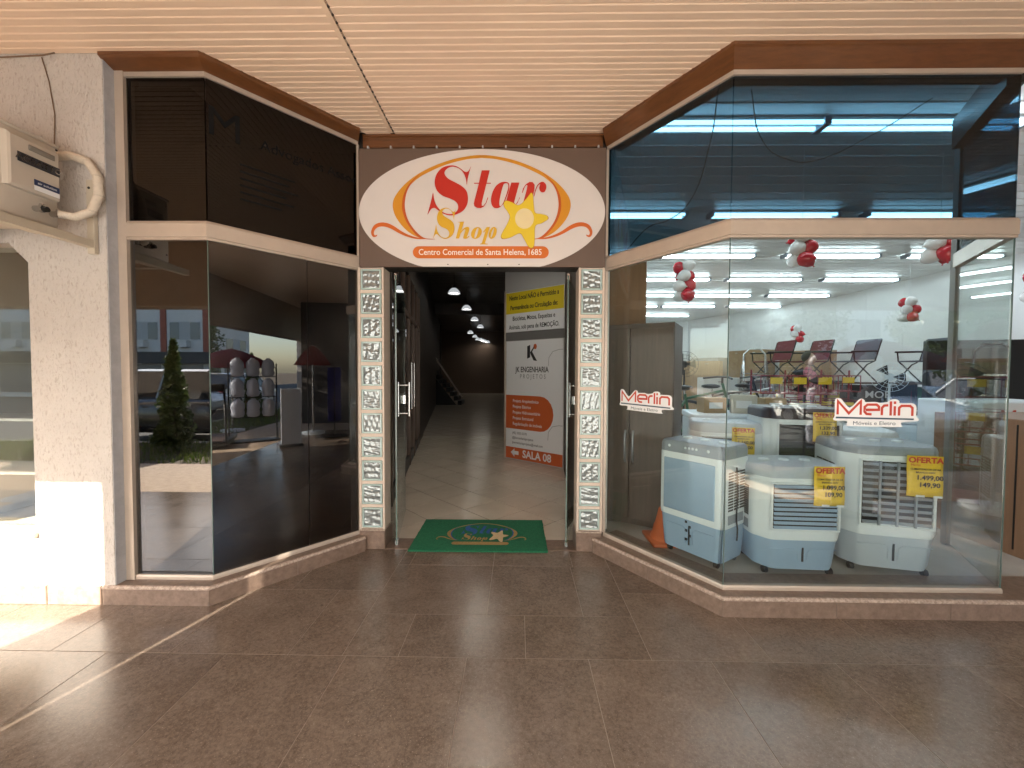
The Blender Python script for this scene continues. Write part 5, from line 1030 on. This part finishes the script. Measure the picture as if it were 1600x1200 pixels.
def tree(x, yy, h, r, z0, label, n=9000):
    o = empty('street_tree', (x, yy, -.15), 0, label, 'tree', 'street trees'); rr = random.Random(int(abs(x)*10)+3)
    MB().tube([(0, 0, 0), (.05, .03, z0*.5), (-.03, .06, z0), (.05, 0, z0+1)], [.19, .15, .13, .07], 10).obj('trunk', M_BARK, o)
    cl_ = []
    for k in range(9):
        a = k*2.4; q = (r*.62*math.cos(a)*rr.uniform(.5, 1), r*.62*math.sin(a)*rr.uniform(.5, 1), z0+.4+(h-z0-.8)*rr.random()); cl_.append(q); MB().tube([(0, .03, z0*.9), (q[0]*.5, q[1]*.5, (z0+q[2])*.5), q], [.07, .045, .015], 6).obj('limb', M_BARK, o)
    def fn(q):
        c = cl_[q.randrange(9)]; u = Vector((q.gauss(0, 1), q.gauss(0, 1), q.gauss(0, 1))).normalized()*(r*.5*q.random()**.45); return (c[0]+u.x, c[1]+u.y, c[2]+u.z*.8)
    link('crown', leaves(n, fn, .10, rr), o)
tree(3.6, -7.6, 7.0, 3.3, 2.1, 'broad leafy street tree shading the open shop front', 13000); tree(7.4, -8.4, 7.0, 3.2, 1.9, 'added street tree beside the broad one, put there to shade the pavement', 13000); tree(15.5, -9.2, 4.4, 2.4, 1.5, 'low sunlit street tree mirrored at the end of the wide pane'); tree(-15.5, -18.4, 3.4, 1.9, 1.2, 'small garden tree mirrored in front of the building opposite', 5000)  # second tree added to widen the shade on the pavement
# buildings across the street
M_BW_ = mat('building_white', (.62, .60, .56), .8, var=.05); M_BRK = mat('building_brick_red', (.32, .10, .06), .8, var=.12); M_SGN = mat('signboard_dark', (.05, .045, .04), .6); M_WN = mat('window_glass', (.10, .12, .14), .08, spec=.8); M_CUR = mat('pale_curtain', (.42, .42, .40), .8)
def building(x0, x1, yy, floors, label, wm, pil=None, z_first=2.7, fh=2.7, bay=2.6):
    o = empty('street_building', ((x0+x1)/2, yy, 0), 0, label, 'building', 'buildings across the street'); hw = (x1-x0)/2; n = int((x1-x0)/bay); bw = (x1-x0)/n; H = z_first+floors*fh
    MB().box(-hw, -8, -.3, hw, 0, H+.6).obj('wall', wm, o); MB().box(-hw-.1, -8, H+.6, hw+.1, .15, H+.75).obj('parapet', M_BW_, o)
    MB().box(-hw, .0, 1.9, hw, .35, z_first-.05).obj('signboard', M_SGN, o)
    for i in range(n):
        xc = -hw+bw*(i+.5)
        MB().box(xc-bw*.42, .003, 0, xc+bw*.42, .02, 1.85).obj('shop_glazing', M_WN, o)
        if pil: MB().box(xc-bw/2-.18, .0, z_first-.05, xc-bw/2+.18, .08, H+.4).obj('pilaster', pil, o)
        for f in range(floors):
            z = z_first+f*fh+.75; wv = MB().box(xc-bw*.36, .003, z, xc+bw*.36, .03, z+1.15).obj('window', M_CUR, o)
            for k in range(3): MB().box(xc-bw*.36+bw*.72*k/3+.03, .031, z+.04, xc-bw*.36+bw*.72*(k+1)/3-.03, .036, z+1.1).obj('window_pane', M_WN if k != 1 else M_CUR, wv)
            MB().box(xc-.35, .03, z-.5, xc+.35, .35, z-.06).obj('air_conditioner_box', M_BW_, o)
building(-34, -9, -20.5, 1, 'white building with red pilasters across the street, mirrored in the dark shop window', M_BW_, M_BRK)
building(-8.5, 12, -21.5, 1, 'plain cream building directly across the street', mat('building_cream', (.58, .50, .40), .8, var=.05))
building(12.5, 44, -20.0, 1, 'low white building across the street mirrored in the wide pane', M_BW_, None, 2.9, 3.0, 5.0)
# ---- goods set out on the pavement past the frame, seen mirrored in the angled dark pane
rk = empty('pillow_rack', (4.15, -.22, 0), R(60), 'rack of white wrapped pillows mirrored in the angled dark pane', 'rack'); M_PIL = mat('pillow_wrap', (.46, .48, .56), .35, var=.06, bump=.4, bscale=14)
for x in (-.42, .42): MB().cyl((x, 0, 0), (x, 0, 1.62), .014).obj('post', M_BLACK, rk)
for j in range(3):
    MB().cyl((-.42, 0, .5+j*.42), (.42, 0, .5+j*.42), .010).obj('shelf_bar', M_BLACK, rk)
    for i in range(3):
        pb = MB(); rp = random.Random(i*7+j); n_ = 18
        pb.loft([[((r0*(1+.09*rp.uniform(-1, 1)))*math.cos(6.283*q/n_)-.27+i*.27, r0*.85*math.sin(6.283*q/n_), .49+j*.42+z0) for q in range(n_)] for r0, z0 in ((.03, .015), (.095, .03), (.118, .09), (.108, .16), (.121, .22), (.112, .30), (.085, .35), (.035, .385), (.05, .40))]); pb.obj('pillow_roll', M_PIL, rk)
MB().rbox(-.46, -.2, 0, .46, .2, .03, .005).obj('foot', M_BLACK, rk)
def parasol(x, yy, label, z=1.55, sc=1.):
    o = empty('red_parasol', (x, yy, 0), 0, label, 'parasol', 'red parasols set out on the pavement'); MB().cyl((0, 0, 0), (0, 0, z+.45), .02).obj('pole', M_STEEL, o); MB().lathe([(.25, 0), (.25, .05), (.05, .07)]).obj('base', M_WHITE, o)
    MB().lathe([(1.0, z-.02), (.97, z), (.62, z+.22), (.25, z+.38), (.02, z+.44), (.02, z+.43), (.6, z+.20), (.96, z-.02)], n=8, cap=False, smooth=False).obj('canopy', mat('parasol_red', (.17, .008, .012), .8, transl=.15), o).scale = (sc, sc, 1)
parasol(5.6, -1.4, 'red parasol farther along the pavement, mirrored beside the glass corner'); parasol(5.1, .62, 'small red parasol close to the shop, mirrored beside the blue banner', 1.62, .42)
tr = empty('treadmill', (3.75, -.75, 0), R(70), 'folding treadmill mirrored below the pillow rack', 'treadmill'); MB().rbox(-.3, -.6, .05, .3, .6, .14, .02).obj('deck', M_BLACK, tr); MB().box(-.22, -.55, .141, .22, .55, .15).obj('belt', mat('belt_brown', (.12, .07, .05), .6), tr)
for sx in (-1, 1): MB().tube([(sx*.27, .5, .1), (sx*.27, .62, 1.1), (sx*.27, .35, 1.15)], .018).obj('side_handle', M_BLACK, tr)
MB().rbox(-.28, .55, 1.08, .28, .70, 1.22, .02).obj('console', M_BLACK, tr)
tt = empty('totem_sign', (3.45, .80, 0), R(62), 'slim white standing panel mirrored in the middle of the angled dark pane', 'sign'); MB().rbox(-.17, -.02, .05, .17, .02, 1.12, .004, 1).obj('panel', mat('totem_white', (.58, .60, .66), .5), tt); MB().rbox(-.2, -.14, 0, .2, .14, .05, .01).obj('foot', M_BLACK, tt)
bn = empty('blue_banner', (4.6, 1.25, 0), R(60), 'narrow blue and black banner mirrored beside the red parasol', 'banner'); MB().box(-.14, -.008, .35, .14, .008, 1.55).obj('cloth', mat('banner_blue', (.03, .03, .16), .6), bn); MB().cyl((0, .02, 0), (0, .02, 1.6), .012).obj('pole', M_DARKM, bn); MB().box(-.25, -.2, 0, .25, .2, .03).obj('foot', M_DARKM, bn)
# goods in the window at the far left
for i, (x, z, c, lab) in enumerate(((-3.14, .46, (.45, .2, .07), 'orange-brown carton low in the window at the far end of the stucco wall'), (-3.35, .46, (.25, .35, .45), 'blue-grey bundle beside the carton in the far window'), (-3.2, 1.62, (.6, .58, .56), 'white sign card hanging high in the far window'))):
    o = empty(('window_carton', 'window_bundle', 'hanging_card')[i], (x, 2.85+.1*i, z), R(10*i), lab, ('box', 'bundle', 'card')[i]); 
    if i == 0: MB().rbox(-.12, -.12, 0, .12, .12, .5, .006, 1).obj('carton', mat('win_carton', c, .6), o); MB().box(-.122, -.122, .3, .122, .122, .32).obj('tape', KY, o)
    elif i == 1: MB().sphere((0, 0, .2), .16, .14, .2).obj('bundle_wrap', mat('win_bundle', c, .5, bump=.5, bscale=20), o); MB().tube([(.16*math.cos(t), .14*math.sin(t), .2) for t in (k*.524 for k in range(12))], .006, 6, True).obj('strap', M_BLACK, o)
    else: MB().rbox(-.16, -.006, 0, .16, .006, .34, .003, 1).obj('card', mat('win_card', c, .6), o); MB().cyl((0, 0, .34), (0, 0, .9), .003, 5).obj('string', M_BLACK, o)
for z in (.72, 1.10): tag(MB().rbox(-4.8, 2.75, z, -3.02, 3.1, z+.02, .003, 1).obj('window_shelf', M_PVCW), 'white display shelf %s in the far window of the stucco wall' % ('low' if z < 1 else 'at waist height'), 'shelf')
